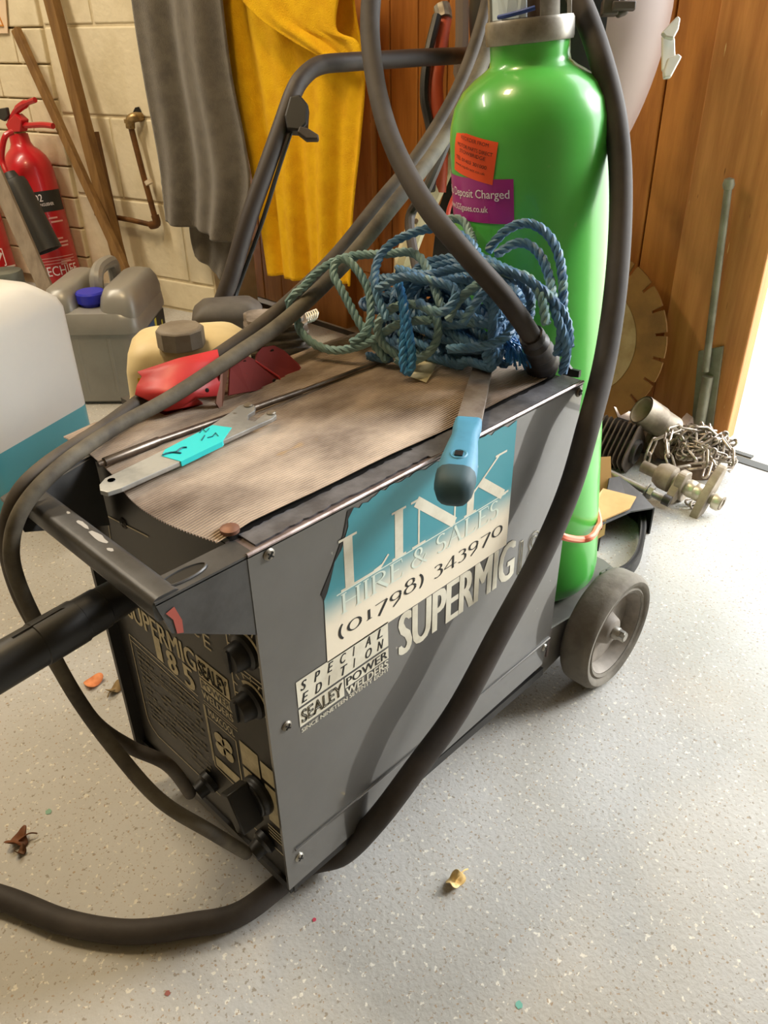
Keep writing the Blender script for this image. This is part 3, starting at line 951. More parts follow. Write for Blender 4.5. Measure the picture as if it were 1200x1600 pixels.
def rope(mb, pts, r=.0049, closed=False, n=10, twist=260.0):
    P = cr(pts, n, closed)
    Q = [P[0]]
    for p in P[1:]:                                    # resample evenly
        while (p - Q[-1]).length > .0042:
            Q.append(Q[-1] + (p - Q[-1]).normalized() * .0040)
    for _ in range(2):                                 # keep clear of the leads, the file and the mat
        for i, p in enumerate(Q):
            for ob, cl in KEEP:
                dmin = min(ob, key=lambda o: (o - p).length_squared)
                dv = p - dmin
                if dv.length < cl:
                    p = dmin + dv.normalized() * cl
            z0 = .4990 if 0 < (p - Vector((.425, .113, .49))).dot(FD) < .32 and abs((p - Vector((.425, .113, .49))).dot(FS)) < .02 else .4895
            p.z = max(p.z, z0)
            Q[i] = p
        Q = [Q[0]] + [(Q[i - 1] + Q[i] * 2 + Q[i + 1]) / 4 for i in range(1, len(Q) - 1)] + [Q[-1]]
    t0 = (Q[1] - Q[0]).normalized()
    nrm = t0.orthogonal().normalized()
    S = [[], [], []]
    s = 0
    for i, p in enumerate(Q):
        t = (Q[min(i + 1, len(Q) - 1)] - Q[max(i - 1, 0)]).normalized()
        nrm = (nrm - t * nrm.dot(t)).normalized()
        bn = t.cross(nrm)
        for k in range(3):
            a = s * twist + k * 2 * pi / 3
            S[k].append(p + r * .52 * (cos(a) * nrm + sin(a) * bn))
        s += .0040
    for k in range(3):
        mb.tube(S[k], r * .56, 6)


rp = thing('rope_coil', 'untidy coil of blue rope heaped on the rear of the welder', 'rope', (.37, .13, H_))
mb = MB()
rnd = random.Random(11)
for i in range(24):
    cy = .125 + rnd.uniform(-.03, .035)
    cx = .388 + rnd.uniform(-.02, .022)
    lift = rnd.uniform(0, 1)
    cz = H_ + .032 + .052 * lift
    ay = rnd.uniform(.075, .122) * (1.05 - .25 * lift)
    az = rnd.uniform(.016, .036)
    axx = rnd.uniform(.02, .05)
    skew = rnd.uniform(-2.2, 2.2)
    ph = rnd.uniform(0, 6.28)
    q = []
    for k in range(11):
        t = 2 * pi * k / 11 + ph
        wob = rnd.uniform(.9, 1.12)
        z = cz + az * wob * sin(t) + .008 * sin(2 * t + i)
        q.append((max(.364, cx + axx * cos(t + skew) * wob), max(.062, cy + ay * wob * cos(t)), max(z, H_ + .0145)))
    rope(mb, q, closed=False, n=7)
for q in ([(0.3828,0.0879,0.6097), (0.3947,0.0762,0.6291), (0.4086,0.0601,0.6363), (0.4139,0.0381,0.6265), (0.4117,0.0208,0.6041), (0.3992,0.0057,0.5723), (0.3916,-0.0005,0.5371), (0.3891,0.0015,0.5175)],
          [(0.3789,0.0744,0.6089), (0.4000,0.0623,0.6193), (0.4048,0.0421,0.6111), (0.3976,0.0212,0.5884), (0.3850,0.0040,0.5634), (0.3894,-0.0098,0.5334), (0.3957,-0.0037,0.5000)],
          [(0.3145,0.1622,0.5399), (0.3276,0.1932,0.5715), (0.3549,0.2051,0.5977), (0.3785,0.1805,0.6158), (0.3993,0.1540,0.6187), (0.3990,0.1187,0.6065), (0.3727,0.0802,0.5891)],
          [(0.3420,0.1741,0.5853), (0.3454,0.1368,0.5846), (0.3578,0.1011,0.5960), (0.3674,0.0533,0.5999), (0.3812,0.0168,0.5834), (0.3942,-0.0031,0.5564), (0.3941,-0.0102,0.5290)],
          [(0.3198,0.1808,0.5674), (0.3290,0.1527,0.5839), (0.3346,0.1143,0.5845), (0.3388,0.0886,0.5789), (0.3194,0.0920,0.5604), (0.3140,0.1211,0.5685)],
          [(0.3327,0.0937,0.5203), (0.3459,0.0552,0.5294), (0.3686,0.0415,0.5399), (0.3834,0.0313,0.5644), (0.3864,0.0470,0.5860), (0.3629,0.0568,0.5891), (0.3406,0.0656,0.5736), (0.3354,0.0802,0.5461)],
          [(0.3222,0.2007,0.4783), (0.3234,0.1821,0.4678), (0.3326,0.1739,0.4786), (0.3279,0.1808,0.5003)]):
    rope(mb, q, n=8)
mb.build('coil', m_rope, rp)
mb = MB()
for q in ([(0.3594,0.1263,0.5504), (0.3786,0.1758,0.5913), (0.3676,0.2178,0.5887), (0.3507,0.2615,0.5813), (0.3213,0.2838,0.5634), (0.2949,0.2849,0.5342), (0.2837,0.2657,0.5088), (0.2953,0.2337,0.4948), (0.3151,0.1976,0.5048), (0.3367,0.1649,0.5304), (0.3496,0.1263,0.5391)],
          [(0.3250,0.1733,0.4883), (0.3202,0.2071,0.5216), (0.3236,0.2395,0.5533), (0.3276,0.2584,0.5701), (0.3403,0.2576,0.5839), (0.3439,0.2372,0.5741), (0.3394,0.2126,0.5501), (0.3203,0.1973,0.5201), (0.3061,0.2137,0.5033)],
          [(0.3352,0.1494,0.4916), (0.3224,0.1753,0.5067), (0.3200,0.1820,0.5307), (0.3343,0.1671,0.5492), (0.3505,0.1435,0.5503), (0.3507,0.1228,0.5362), (0.3434,0.1238,0.5100), (0.3314,0.1459,0.4928), (0.3239,0.1625,0.4936)],
          [(0.3364,0.0979,0.5485), (0.3464,0.0904,0.5705), (0.3616,0.0676,0.5905), (0.3784,0.0383,0.5954), (0.3769,0.0144,0.5756), (0.3725,0.0075,0.5531)],
          [(0.4415,0.1993,0.6145), (0.4573,0.1847,0.6160), (0.4504,0.1646,0.6041), (0.4232,0.1379,0.5992)]):
    rope(mb, q, n=8)
mb.build('faded_loop', m_ropef, rp)['label'] = 'faded grey green loops'
mb = MB()
rope(mb, [(0.3378,0.1684,0.5739), (0.3288,0.1526,0.5588), (0.3226,0.1395,0.5326), (0.3188,0.1305,0.5046), (0.3135,0.1293,0.4894), (0.3103,0.1346,0.4918), (0.3161,0.1408,0.5133), (0.3257,0.1479,0.5402), (0.3344,0.1597,0.5561)], n=8)
mb.build('bright_loop', m_ropeb, rp)['label'] = 'bright blue hanging loop'
mb = MB()
for k in range(46):                                    # frayed end
    a = Vector((0.3888,0.0550,0.5214)) + Vector((rnd.uniform(-.008, .008), rnd.uniform(-.008, .008), rnd.uniform(-.004, .006)))
    e = Vector((0.3884,0.0429,0.4974)) + Vector((rnd.uniform(-.016, .012), rnd.uniform(-.016, .016), rnd.uniform(0, .012)))
    mb.tube([a, a.lerp(e, .5) + Vector((0, 0, .004)), e], .0009, 4)
o_ = mb.build('frayed_end', m_ropeb, rp)
o_['label'], o_['kind'] = 'bright blue frayed end', 'stuff'
m_paper = M('cream_paper', (226, 218, 186), .7, col2=(206, 198, 160), scale=30)
b = MB()
rows = [((0.3190,0.1344,0.4835), (0.3178,0.1095,0.4835)), ((0.3454,0.1493,0.4835), (0.3418,0.1218,0.4845)), ((0.3714,0.1662,0.4838), (0.3710,0.1401,0.4860)), ((0.3897,0.1758,0.4840), (0.4030,0.1603,0.4880))]
b.add([p for r_ in rows for p in r_], [(2 * i, 2 * i + 1, 2 * i + 3, 2 * i + 2) for i in range(3)])
tag(b.build('paper_tag', m_paper, smooth=60, solid=.0006, loc=rows[0][0]), 'cream paper tag lying under the hanging loop of blue rope', 'tag')

# ------------------------------------------------------------------ tools on the welder
m_fileb = M('worn_file_blade', (164, 154, 146), .45, .55, col2=(128, 114, 104), scale=30, bump=.2, bscale=200)
m_fileh = M('blue_rubber_grip', (74, 140, 172), .5, col2=(58, 112, 142), scale=14)
m_fileh2 = M('dark_teal_grip_end', (44, 74, 84), .6)
fl = thing('file', 'flat metal file with blue rubber grip overhanging the side of the welder', 'file', (.3, .03, .484))
fd, fs = Vector((-.840, -.542, -.02)).normalized(), Vector((.542, -.840, 0))
fo = Vector((.425, .113, .4908))


def fring(s, hw, ht, r_, dz=0.0):
    return [fo + fd * s + fs * p[0] + Vector((0, 0, p[1] + dz)) for p in rrect(hw, ht, r_, 3)]


MB().loft([fring(0, .010, .0021, .0008), fring(.215, .0122, .0021, .0008)]).build('blade', m_fileb, fl, smooth=30)
grip = MB().loft([fring(.190, .0085, .0045, .003), fring(.192, .0125, .0075, .004), fring(.205, .0128, .008, .005), fring(.222, .0118, .0085, .006), fring(.245, .0145, .0105, .008, -.002),
                  fring(.268, .0168, .0125, .010, -.004), fring(.283, .0172, .0135, .011, -.006)]).build('grip', m_fileh, fl, smooth=60)
MB().loft([fring(.283, .0172, .0135, .011, -.006), fring(.296, .0165, .0135, .011, -.0075), fring(.304, .0135, .011, .009, -.009), fring(.308, .006, .005, .004, -.010)]).build('grip_end', m_fileh2, fl, smooth=60)
hp = [fo + fd * s + fs * w_ + Vector((0, 0, .0095)) for s, w_ in ((.262, -.0035), (.262, .0035), (.270, .0035), (.270, -.0035))]
MB().prism(hp, (0, 0, -.004)).build('hang_hole', m_black, grip, smooth=0)
ring_ = [fo + fd * (.266 + .0075 * cos(t)) + fs * (.0065 * sin(t)) + Vector((0, 0, .0078)) for t in [2 * pi * k / 16 for k in range(16)]]
MB().tube(ring_, .0014, 6, closed=True).build('hole_rim', m_fileh, grip)

m_zinc = M('zinc_plated_steel', (186, 190, 190), .4, .55, col2=(150, 154, 156), scale=26, fleck=[(120, 118, 112)], fscale=60, fth=.7)
m_tq = M('turquoise_tape', (44, 206, 212), .4)
out = [(-0.0332,0.1480,0.4925), (-0.0246,0.1543,0.4925), (0.0358,0.1629,0.4925), (0.0938,0.1740,0.4925), (0.1228,0.1841,0.4925), (0.1385,0.1910,0.4925), (0.1472,0.1883,0.4925), (0.1481,0.1783,0.4925), (0.1412,0.1705,0.4925), (0.1308,0.1668,0.4925), (0.1234,0.1581,0.4925), (0.1261,0.1510,0.4925), (0.1446,0.1581,0.4925), (0.1523,0.1562,0.4925), (0.1488,0.1471,0.4925), (0.1405,0.1435,0.4925), (0.1226,0.1426,0.4925), (0.0794,0.1393,0.4925), (0.0326,0.1334,0.4925), (-0.0235,0.1300,0.4925), (-0.0349,0.1318,0.4925), (-0.0375,0.1391,0.4925)]
sp_ = thing('pin_spanner', 'flat silver pin spanner with a turquoise tape band on the ribbed mat', 'spanner', (.07, .18, .482))
bl_ = MB().prism(out, (0, 0, -.0042)).build('blade', m_zinc, sp_, smooth=0, bevel=.0006)
tp_ = MB().prism([(0.0283,0.1540,0.4929), (0.0372,0.1620,0.4929), (0.0941,0.1724,0.4929), (0.1028,0.1549,0.4929), (0.0798,0.1377,0.4929), (0.0339,0.1325,0.4929)], (0, 0, -.0048)).build('tape_band', m_tq, sp_, smooth=0)
b = MB()
for q in ([(0.0293,0.1535,0.4933), (0.0372,0.1520,0.4933), (0.0422,0.1448,0.4933)], [(0.0409,0.1497,0.4933), (0.0480,0.1527,0.4933), (0.0518,0.1505,0.4933)], [(0.0321,0.1540,0.4933), (0.0405,0.1502,0.4933)]):
    b.tube(cr(q, 4), .0009, 5)
for q in ([(0.0763,0.1668,0.4933), (0.0829,0.1714,0.4933), (0.0810,0.1637,0.4933), (0.0877,0.1682,0.4933)], [(0.0685,0.1525,0.4933), (0.0764,0.1590,0.4933)], [(0.0749,0.1530,0.4933), (0.0796,0.1518,0.4933), (0.0861,0.1561,0.4933), (0.0838,0.1490,0.4933)]):
    b.tube(q, .0005, 4)
b.build('ink_scribble', M('pen_ink', (18, 92, 110), .6), tp_, smooth=0)
b = MB()
for p in ((0.1435,0.1834,0.4925), (0.1473,0.1530,0.4925)):
    b.lathe([(.0045, -.0065), (.0045, .001), (.0035, .002)], p, (0, 0, 1), 14)
b.build('pin', m_steel, sp_)
MB().lathe([(.0032, .0002), (.001, .0002)], (-0.0228,0.1472,0.4927), (0, 0, 1), 14).build('hang_hole', m_darksteel, sp_)
r0, r1, r2, r3 = Vector((-0.0112,0.1930,0.4856)), Vector((0.0496,0.1940,0.4856)), Vector((0.2117,0.1863,0.4848)), Vector((0.3391,0.1861,0.4848))
b = MB().tube([r0, r0.lerp(r1, .1), r0.lerp(r1, .1001), r1, r1 + (r2 - r1) * .01, r2, r2 + (r3 - r2) * .01, r3], [.0028, .0028, .0042, .0042, .0033, .0033, .0026, .0026], 12)
tag(b.build('steel_rod', M('rod_steel', (128, 118, 108), .35, .8, col2=(80, 72, 66), scale=24), loc=r1), 'thin stepped steel rod lying along the ribbed mat behind the spanner', 'rod')

# ------------------------------------------------------------------ red sheet metal pieces lying on the mat
m_red = M('red_sheet_paint', (206, 58, 62), .45, col2=(184, 50, 52), scale=10, fleck=[(96, 40, 32)], fscale=30, fth=.7)
m_red2 = M('dull_red_paint', (128, 36, 32), .8, col2=(108, 30, 27), scale=10, fleck=[(74, 36, 30)], fscale=34, fth=.66)
rb = thing('red_bracket', 'bent red sheet metal bracket lying under the two welding leads', 'bracket', (.12, .24, H_ + .004))
b = MB()
rws = [((0.0885,0.2850,0.5089), (0.1289,0.2740,0.5141), (0.1682,0.2620,0.5156)), ((0.0898,0.2800,0.5051), (0.1252,0.2650,0.5101), (0.1616,0.2500,0.5082)), ((0.0765,0.2680,0.5032), (0.1121,0.2560,0.5029), (0.1542,0.2400,0.5014)),
       ((0.0677,0.2580,0.4997), (0.1068,0.2430,0.4962), (0.1471,0.2330,0.4931)), ((0.0786,0.2440,0.4916), (0.1176,0.2340,0.4906), (0.1390,0.2290,0.4838)), ((0.0877,0.2400,0.4817), (0.1012,0.2360,0.4818), (0.1191,0.2350,0.4864))]
b.add([p for r_ in rws for p in r_], [(3 * i + j, 3 * i + j + 1, 3 * i + j + 4, 3 * i + j + 3) for i in range(5) for j in range(2)])
b.add([(0.0796,0.2460,0.4907), (0.0888,0.2420,0.4807), (0.1023,0.2380,0.4808), (0.1203,0.2370,0.4854), (0.1322,0.2460,0.4732), (0.0981,0.2460,0.4687), (0.0803,0.2580,0.4813)], [(0, 1, 2, 3, 4, 5, 6)])
b.build('bent_plate', m_red, rb, smooth=50, solid=.002)
b = MB().add([(0.1598,0.2420,0.5135), (0.1651,0.2380,0.5110), (0.1398,0.2260,0.4669), (0.1357,0.2280,0.4775)], [(0, 1, 2, 3)])
b.build('end_flange', M('bare_red_edge', (150, 110, 96), .5, .3), rb, smooth=0, solid=.0022)
b = MB()
for p in ((0.1000,0.2830,0.5073), (0.1292,0.2295,0.4929)):
    b.lathe([(.0022, 0), (.0001, 0.0004)], p, (-.2, -1, .3), 10)
b.build('bolt_hole', m_black, rb)
rc = thing('red_cowl_plate', 'dull dark red plate with two rounded lobes on the ribbed mat', 'plate', (.2, .235, H_ + .004))
lob = [(0.1545,0.2320,0.4785), (0.1701,0.2470,0.4996), (0.1812,0.2500,0.5046), (0.1974,0.2520,0.5030), (0.2051,0.2500,0.4963), (0.2099,0.2530,0.5027), (0.2195,0.2560,0.5057), (0.2350,0.2560,0.5036), (0.2459,0.2530,0.4955), (0.2593,0.2470,0.4784), (0.2617,0.2400,0.4675), (0.2541,0.2360,0.4633), (0.2248,0.2350,0.4697), (0.2090,0.2320,0.4682), (0.1800,0.2320,0.4745)]
pl_ = MB().add(lob, [tuple(range(len(lob)))]).build('plate', m_red2, rc, smooth=0, solid=.0025)
MB().tube([(0.2044,0.2490,0.4968), (0.2233,0.2365,0.4771), (0.2254,0.2345,0.4704)], .0011, 5).build('folded_edge', m_red, rc)
b = MB()
for p in ((0.1901,0.2495,0.5001), (0.2300,0.2535,0.5005), (0.1861,0.2430,0.4888), (0.2139,0.2335,0.4772)):
    b.lathe([(.0022, -.0014), (.0022, -.001), (.0001, -.0009)], p, (0, 1, .3), 10)
b.build('bolt_hole', m_black, rc)
lob2 = [(0.2264,0.2370,0.4687), (0.2570,0.2370,0.4652), (0.2680,0.2450,0.4688), (0.2773,0.2550,0.4540), (0.2590,0.2450,0.4532)]
MB().add(lob2, [tuple(range(5))]).build('end_tab', M('muddy_red', (96, 62, 50), .7), rc, smooth=0, solid=.002)
for o_ in (rb, rc):
    o_.location.z += .007


# ------------------------------------------------------------------ mower behind the welder
m_tank = M('cream_fuel_tank', (240, 222, 176), .5, col2=(222, 202, 152), scale=8)
m_cap = M('grey_filler_cap', (150, 142, 130), .6, col2=(122, 112, 100), scale=18, bump=.2)
m_ylw = M('yellow_warning_label', (240, 200, 30), .5)
m_fin = M('dirty_alloy_fins', (156, 146, 136), .6, .4, col2=(92, 84, 76), scale=26, bump=.2)
m_dirty = M('dirty_black_casing', (62, 58, 54), .6, col2=(96, 90, 82), scale=9, bump=.1)
m_mhand = M('dusty_black_tube', (48, 40, 38), .55, col2=(84, 76, 68), scale=14, lo=.5, hi=.8)
mow = thing('lawn_mower', 'old lawn mower with cream fuel tank and black handle behind the welder', 'mower', (.42, .62, 0))
b = MB().lathe([(.05, .215), (.2, .21), (.225, .19), (.23, .1), (.238, .09), (.236, .085)][::-1], (.44, .63, 0), (0, 0, 1), 40)
b.build('deck', m_dirty, mow)
for x, y in ((.30, .40), (.28, .84), (.62, .42), (.62, .84)):
    MB().lathe([(.02, -.018), (.05, -.02), (.06, -.014), (.06, .014), (.05, .02), (.02, .018)], (x, y, .06), (.55, -.83, 0), 24).build('wheel', m_tyre, mow)
MB().lathe([(.09, .2), (.09, .36), (.07, .39), (.03, .4)], (.40, .56, 0), (0, 0, 1), 28).build('engine_block', m_fin, mow)
ang = radians(-36)
tx, ty = Vector((cos(ang), sin(ang), 0)), Vector((-sin(ang), cos(ang), 0))
tc_ = Vector((.212, .389, 0))


def tring(z, hx, hy, r_, sh=0.0):
    return [tc_ + tx * (p[0] + sh) + ty * p[1] + Vector((0, 0, z)) for p in rrect(hx, hy, r_, 6)]


tk = MB().loft([tring(.405, .074, .05, .014), tring(.412, .080, .058, .014), tring(.4185, .080, .058, .014), tring(.42, .072, .052, .018), tring(.47, .070, .051, .02), tring(.489, .066, .047, .022), tring(.499, .056, .038, .022), tring(.503, .03, .02, .014)]).build('fuel_tank', m_tank, mow, smooth=40)
MB().box((.17, .42, .3), (.30, .5, .40)).build('tank_bracket', m_dirty, mow, smooth=0)
co = Vector((0.1868,0.3603,0.5060))
pf = [(.0265, -.008), (.0265, .012), (.024, .015), (.001, .0155)]
cp = MB().lathe(pf, co, (0, 0, 1), 10)
cp.build('filler_cap', m_cap, mow, smooth=30, bevel=.002)
TF = Fr(tc_ - ty * .0522, tx, (0, 0, 1))
lb = MB()
lb.add([TF(-.058, .446, .0004), TF(-.022, .446, .0004), TF(-.024, .4695, .0004), TF(-.056, .4695, .0004)], [(0, 1, 2, 3)])
lb = lb.build('warning_label', m_ylw, tk, smooth=0, fix=False)
b = MB()
for (a0, c0, a1, c1) in ((-.052, .467, -.042, .456), (-.049, .455, -.032, .466), (-.046, .45, -.036, .451), (-.040, .464, -.030, .457), (-.052, .462, -.047, .451)):
    line(b, TF, a0, c0, a1, c1, .0012, .0008)
b.build('label_drawing', m_ink, tk, smooth=0)
ac = Vector((.378, .545, .452))
q = [ac + tx * p[0] + ty * p[1] for p in rrect(.05, .036, .014, 5)]
up = Vector((0, 0, 1))
MB().loft([[p - up * .045 for p in q], [p + up * .0 for p in q], [p * 1 + up * .006 + (ac - p) * .06 for p in q], [p + up * .016 + (ac - p) * .3 for p in q], [p + up * .019 + (ac - p) * .6 for p in q]]).build('air_filter_box', m_dirty, mow, smooth=40)
fc = Vector((.352, .402, .452))
for k in range(7):
    z = fc.z - .036 + .0105 * k
    MB().loft([[Vector((fc.x, fc.y, z)) + tx * p[0] + ty * p[1] + up * h for p in rrect(.046 - .001 * k, .034, .01, 3)] for h in (0, .003)]).build('cooling_fin', m_fin, mow, smooth=30)
MB().loft([[fc + tx * p[0] + ty * p[1] + up * h for p in rrect(.036, .026, .01, 4)] for h in (-.13, .034)]).build('cylinder_barrel', m_fin, mow, smooth=40)
b = MB()
sp0, sp1 = Vector((0.3612,0.4125,0.4611)), Vector((0.4231,0.4058,0.4675))
b.tube([sp0.lerp(sp1, i / 120) + Vector((.005 * cos(i * .9), .005 * sin(i * .9), .006 * sin(i * .9 + 1.2))) for i in range(121)], .0016, 5)
b.build('throttle_spring', m_steel, mow)
hp_ = [(0.3967,0.5858,0.4529), (0.4174,0.5814,0.4909), (0.4543,0.5835,0.5552), (0.4961,0.5868,0.6168), (0.5423,0.5943,0.6789), (0.5717,0.5989,0.7181), (0.5950,0.6012,0.7382), (0.6259,0.5985,0.7516), (0.6730,0.5866,0.7541), (0.7592,0.5834,0.7542), (0.8292,0.5797,0.7544), (0.8982,0.5847,0.7536), (1.0157,0.6223,0.7510), (1.1561,0.6450,0.7480), (1.09, .50, .74), (1.08, .51, .62), (.86, .52, .34), (.66, .60, .23)]
hd = MB().tube(cr(hp_, 8), .0128, 14).build('push_handle', m_mhand, mow)
MB().tube(cr([hp_[0], (.40, .62, .40), (.40, .66, .21)], 6), .0128, 12).build('handle_foot', m_mhand, mow)
b = MB()
b.prism([(0.5556,0.5885,0.7162), (0.5672,0.5794,0.7191), (0.5702,0.5647,0.7057), (0.5588,0.5565,0.6831), (0.5482,0.5591,0.6739), (0.5348,0.5742,0.6757), (0.5399,0.5840,0.6929)], FW * .02)
b.build('control_bracket', m_black, mow, smooth=0, bevel=.003)
b = MB()
b.prism([(0.5461,0.5588,0.6807), (0.5537,0.5484,0.6774), (0.5604,0.5347,0.6694), (0.5573,0.5331,0.6640), (0.5452,0.5455,0.6642), (0.5401,0.5582,0.6730)], FW * .012)
b.build('control_lever', m_mhand, mow, smooth=0, bevel=.002)
MB().tube(cr([(0.5453,0.5772,0.6721), (0.5162,0.5752,0.6267), (0.4817,0.5708,0.5723), (0.4559,0.5736,0.5265), (0.4226,0.5763,0.4720), (0.4035,0.5633,0.4540)], 6), .0032, 8).build('control_cable', m_black, mow)

# ------------------------------------------------------------------ containers and extinguishers on the left
m_can = M('white_translucent_plastic', (232, 234, 232), .4, col2=(222, 226, 228), scale=3)
m_fluid = M('blue_screenwash', (92, 176, 194), .25, col2=(84, 166, 186), scale=2)
m_silver = M('silver_grey_plastic', (150, 148, 142), .38, .25, col2=(132, 130, 124), scale=5)
m_bluecap = M('blue_screw_cap', (40, 46, 186), .4)
az = radians(22.5)
e1, e2 = Vector((cos(az), sin(az), 0)), Vector((-sin(az), cos(az), 0))
wc = Vector((.397, 1.104, 0)) - e1 * .14 + e2 * .1


def cring(c, a_, b_, z, hx, hy, r_, sa=0.0, sb=0.0):
    return [c + a_ * (p[0] + sa) + b_ * (p[1] + sb) + Vector((0, 0, z)) for p in rrect(hx, hy, min(r_, hx * .95, hy * .95), 6)]


jc = thing('plastic_jerrycan', 'white translucent plastic can part filled with blue liquid behind the welder', 'jerrycan', wc)
MB().loft([cring(wc, e1, e2, .143, .14, .1, .03), cring(wc, e1, e2, .345, .14, .1, .03), cring(wc, e1, e2, .362, .136, .096, .034), cring(wc, e1, e2, .384, .112, .08, .036), cring(wc, e1, e2, .395, .098, .07, .036), cring(wc, e1, e2, .399, .07, .05, .03)]).build('shell', m_can, jc, smooth=50)
MB().loft([cring(wc, e1, e2, 0, .13, .09, .03), cring(wc, e1, e2, .008, .14, .1, .03), cring(wc, e1, e2, .143, .14, .1, .03)]).build('blue_liquid', m_fluid, jc, smooth=50)
k0 = Vector((0.3521,1.2755,0.3731))
b = MB().lathe([(.03, -.045), (.03, -.012), (.036, -.012), (.0365, .012), (.034, .0165), (.001, .017)], k0, (0, 0, 1), 28)
b.build('screw_cap', M('dusty_black_cap', (40, 40, 36), .6, col2=(96, 100, 90), scale=8), jc)
# silver grey can
az = radians(-46)
e1, e2 = Vector((cos(az), sin(az), 0)), Vector((-sin(az), cos(az), 0))     # right, away
gc = Vector((.651, 1.474, 0))
gj = thing('plastic_jerrycan', 'silver grey ribbed plastic can with blue cap below the red extinguisher', 'jerrycan', gc)
b = MB().loft([cring(gc, e1, e2, z, hx, hy, r_) for z, hx, hy, r_ in ((0, .10, .12, .03), (.01, .112, .132, .035), (.178, .112, .132, .04), (.181, .117, .137, .04), (.187, .117, .137, .04), (.212, .116, .136, .042), (.228, .108, .128, .044), (.235, .09, .11, .04))])
gb = b.build('shell', m_silver, gj, smooth=40)
for nm, sa, hx in (('shoulder', .068, .046), ('shoulder', -.073, .04)):
    MB().loft([cring(gc, e1, e2, z, hx * s1, .128 * s2, .03, sa) for z, s1, s2 in ((.205, 1, 1), (.234, 1, 1), (.258, .92, .94), (.276, .76, .84), (.282, .5, .7))]).build(nm, m_silver, gb, smooth=60)
b = MB()
hp2 = [gc + e1 * -.004 + e2 * s + Vector((0, 0, z)) for s, z in ((-.02, .23), (-.022, .265), (-.012, .288), (.02, .298), (.09, .294), (.118, .28), (.122, .235))]
hh = cr(hp2, 6)
b.tube(hh, .0165, 10)
b.build('carry_handle', m_silver, gj)
for s in (-.05, .05):
    MB().loft([cring(gc, e1, e2, z, .004, .002, .0015, s * .75, -.131) for z in (.03, .17)]).build('rib', m_silver, gb, smooth=0)
ko_ = gc - e2 * .076 - e1 * .004 + Vector((0, 0, .256))
b = MB().lathe([(.026, -.05), (.026, -.013), (.033, -.013), (.034, .008), (.031, .0125), (.001, .013)], ko_, (0, 0, 1), 26)
b.build('screw_cap', m_bluecap, gj)
LF = Fr(gc + e1 * .1124, e2, (0, 0, 1))
lb = MB().add([LF(-.075, .075, .0006), LF(.01, .075, .0006), LF(.01, .172, .0006), LF(-.088, .172, .0006)], [(0, 1, 2, 3)]).build('blue_label', M('deep_blue_label', (24, 74, 130), .4), gb, smooth=0)
MB().add([LF(.0, .075, .0006), LF(.1, .075, .0006), LF(.1, .172, .0006), LF(.01, .172, .0006)], [(0, 1, 2, 3)]).build('black_label', m_ink, gb, smooth=0)
b = MB()
rect(b, LF, .004, .076, .022, .171, .001)
for t0 in range(3):
    rect(b, LF, .04 + .012 * t0, .10 + .015 * t0, .05 + .012 * t0, .13 + .01 * t0, .001)
cxl, czl = -.03, .135
for t0 in range(10):
    t = 2 * pi * t0 / 10
    b.add([LF(cxl + .014 * cos(t), czl + .017 * sin(t), .001), LF(cxl + .024 * cos(t + .25), czl + .028 * sin(t + .25), .001), LF(cxl + .014 * cos(t + .5), czl + .017 * sin(t + .5), .001)], [(0, 1, 2)])
b.build('label_emblem', M('yellow_print', (206, 200, 70), .5), gb, smooth=0)

m_exred = M('red_extinguisher_paint', (192, 26, 36), .3, col2=(178, 22, 32), scale=4, coat=.2)
m_brass = M('brass_fitting', (176, 150, 104), .4, .8, col2=(120, 96, 62), scale=30)
m_horn = M('black_horn_plastic', (46, 46, 44), .5)
ex0, ex1 = Vector((0.8937,2.2613,0.0133)), Vector((0.8974,2.3292,0.4637))
ex0 = ex1 + (ex0 - ex1) * ((ex1.z - .012) / (ex1.z - ex0.z))
xa = (ex1 - ex0).normalized()
Lx = (ex1 - ex0).length
ext = thing('fire_extinguisher', 'red fire extinguisher with black horn and red levers leaning at the wall', 'extinguisher', ex0)
MB().lathe([(.062, -.008), (.072, .0), (.076, .012), (.076, Lx - .06), (.073, Lx - .035), (.064, Lx - .012), (.05, Lx + .006), (.036, Lx + .018), (.0305, Lx + .03), (.0285, Lx + .056)], ex0, xa, 40).build('body', m_exred, ext, smooth=50)
tocam = Vector((-.27, -.41, .8)) - ex1
XC = Cyl(ex0, xa, .0762, tocam)
MB().lathe([(.077, -.004), (.078, .006), (.0775, .034), (.0765, .036)], ex0, xa, 40, cap=False).build('foot_ring', M('orange_foot', (206, 120, 56), .5), ext)
wrapx = lambda a0, b0, a1, b1: MB().grid(lambda u, v: XC(a0 + (a1 - a0) * u, b0 + (b1 - b0) * v, .0004), 10, 1)
Lb = Lx - .125
wrapx(-.05, Lb - .05, .10, Lb + .012).build('black_band', m_ink, ext, smooth=40, fix=False)
text('lettering', 'CO2', XC, -.028, Lb - .018, .046, .022, m_wtext, ext, h=.001, bold=.02)
text('lettering', 'EXTINGUISHER', XC, -.012, Lb - .032, .062, .009, m_wtext, ext, h=.001, bold=.01)
text('lettering', 'FIRECHIEF', XC, -.072, .088, .145, .030, m_wtext, ext, h=.001, bold=.0)
m_pink = M('pale_print', (226, 170, 166), .5)
b = MB()
for zz, w_ in ((.134, .15), (.143, .15), (.125, .15)):
    b.grid(lambda u, v: XC(-.075 + w_ * u, zz + .002 * v, .0008), 10, 1)
for (u0, z0, w_) in ((.02, Lb - .072, .03), (.024, Lb - .084, .045), (.02, Lb - .135, .03), (.022, Lb - .147, .045), (.024, Lb - .158, .04), (.022, Lb - .205, .036), (.02, Lb - .213, .02)):
    b.grid(lambda u, v: XC(u0 + w_ * u, z0 + .005 * v, .0008), 6, 1)
b.build('small_print', m_pink, ext, smooth=0, fix=False, kind='stuff')
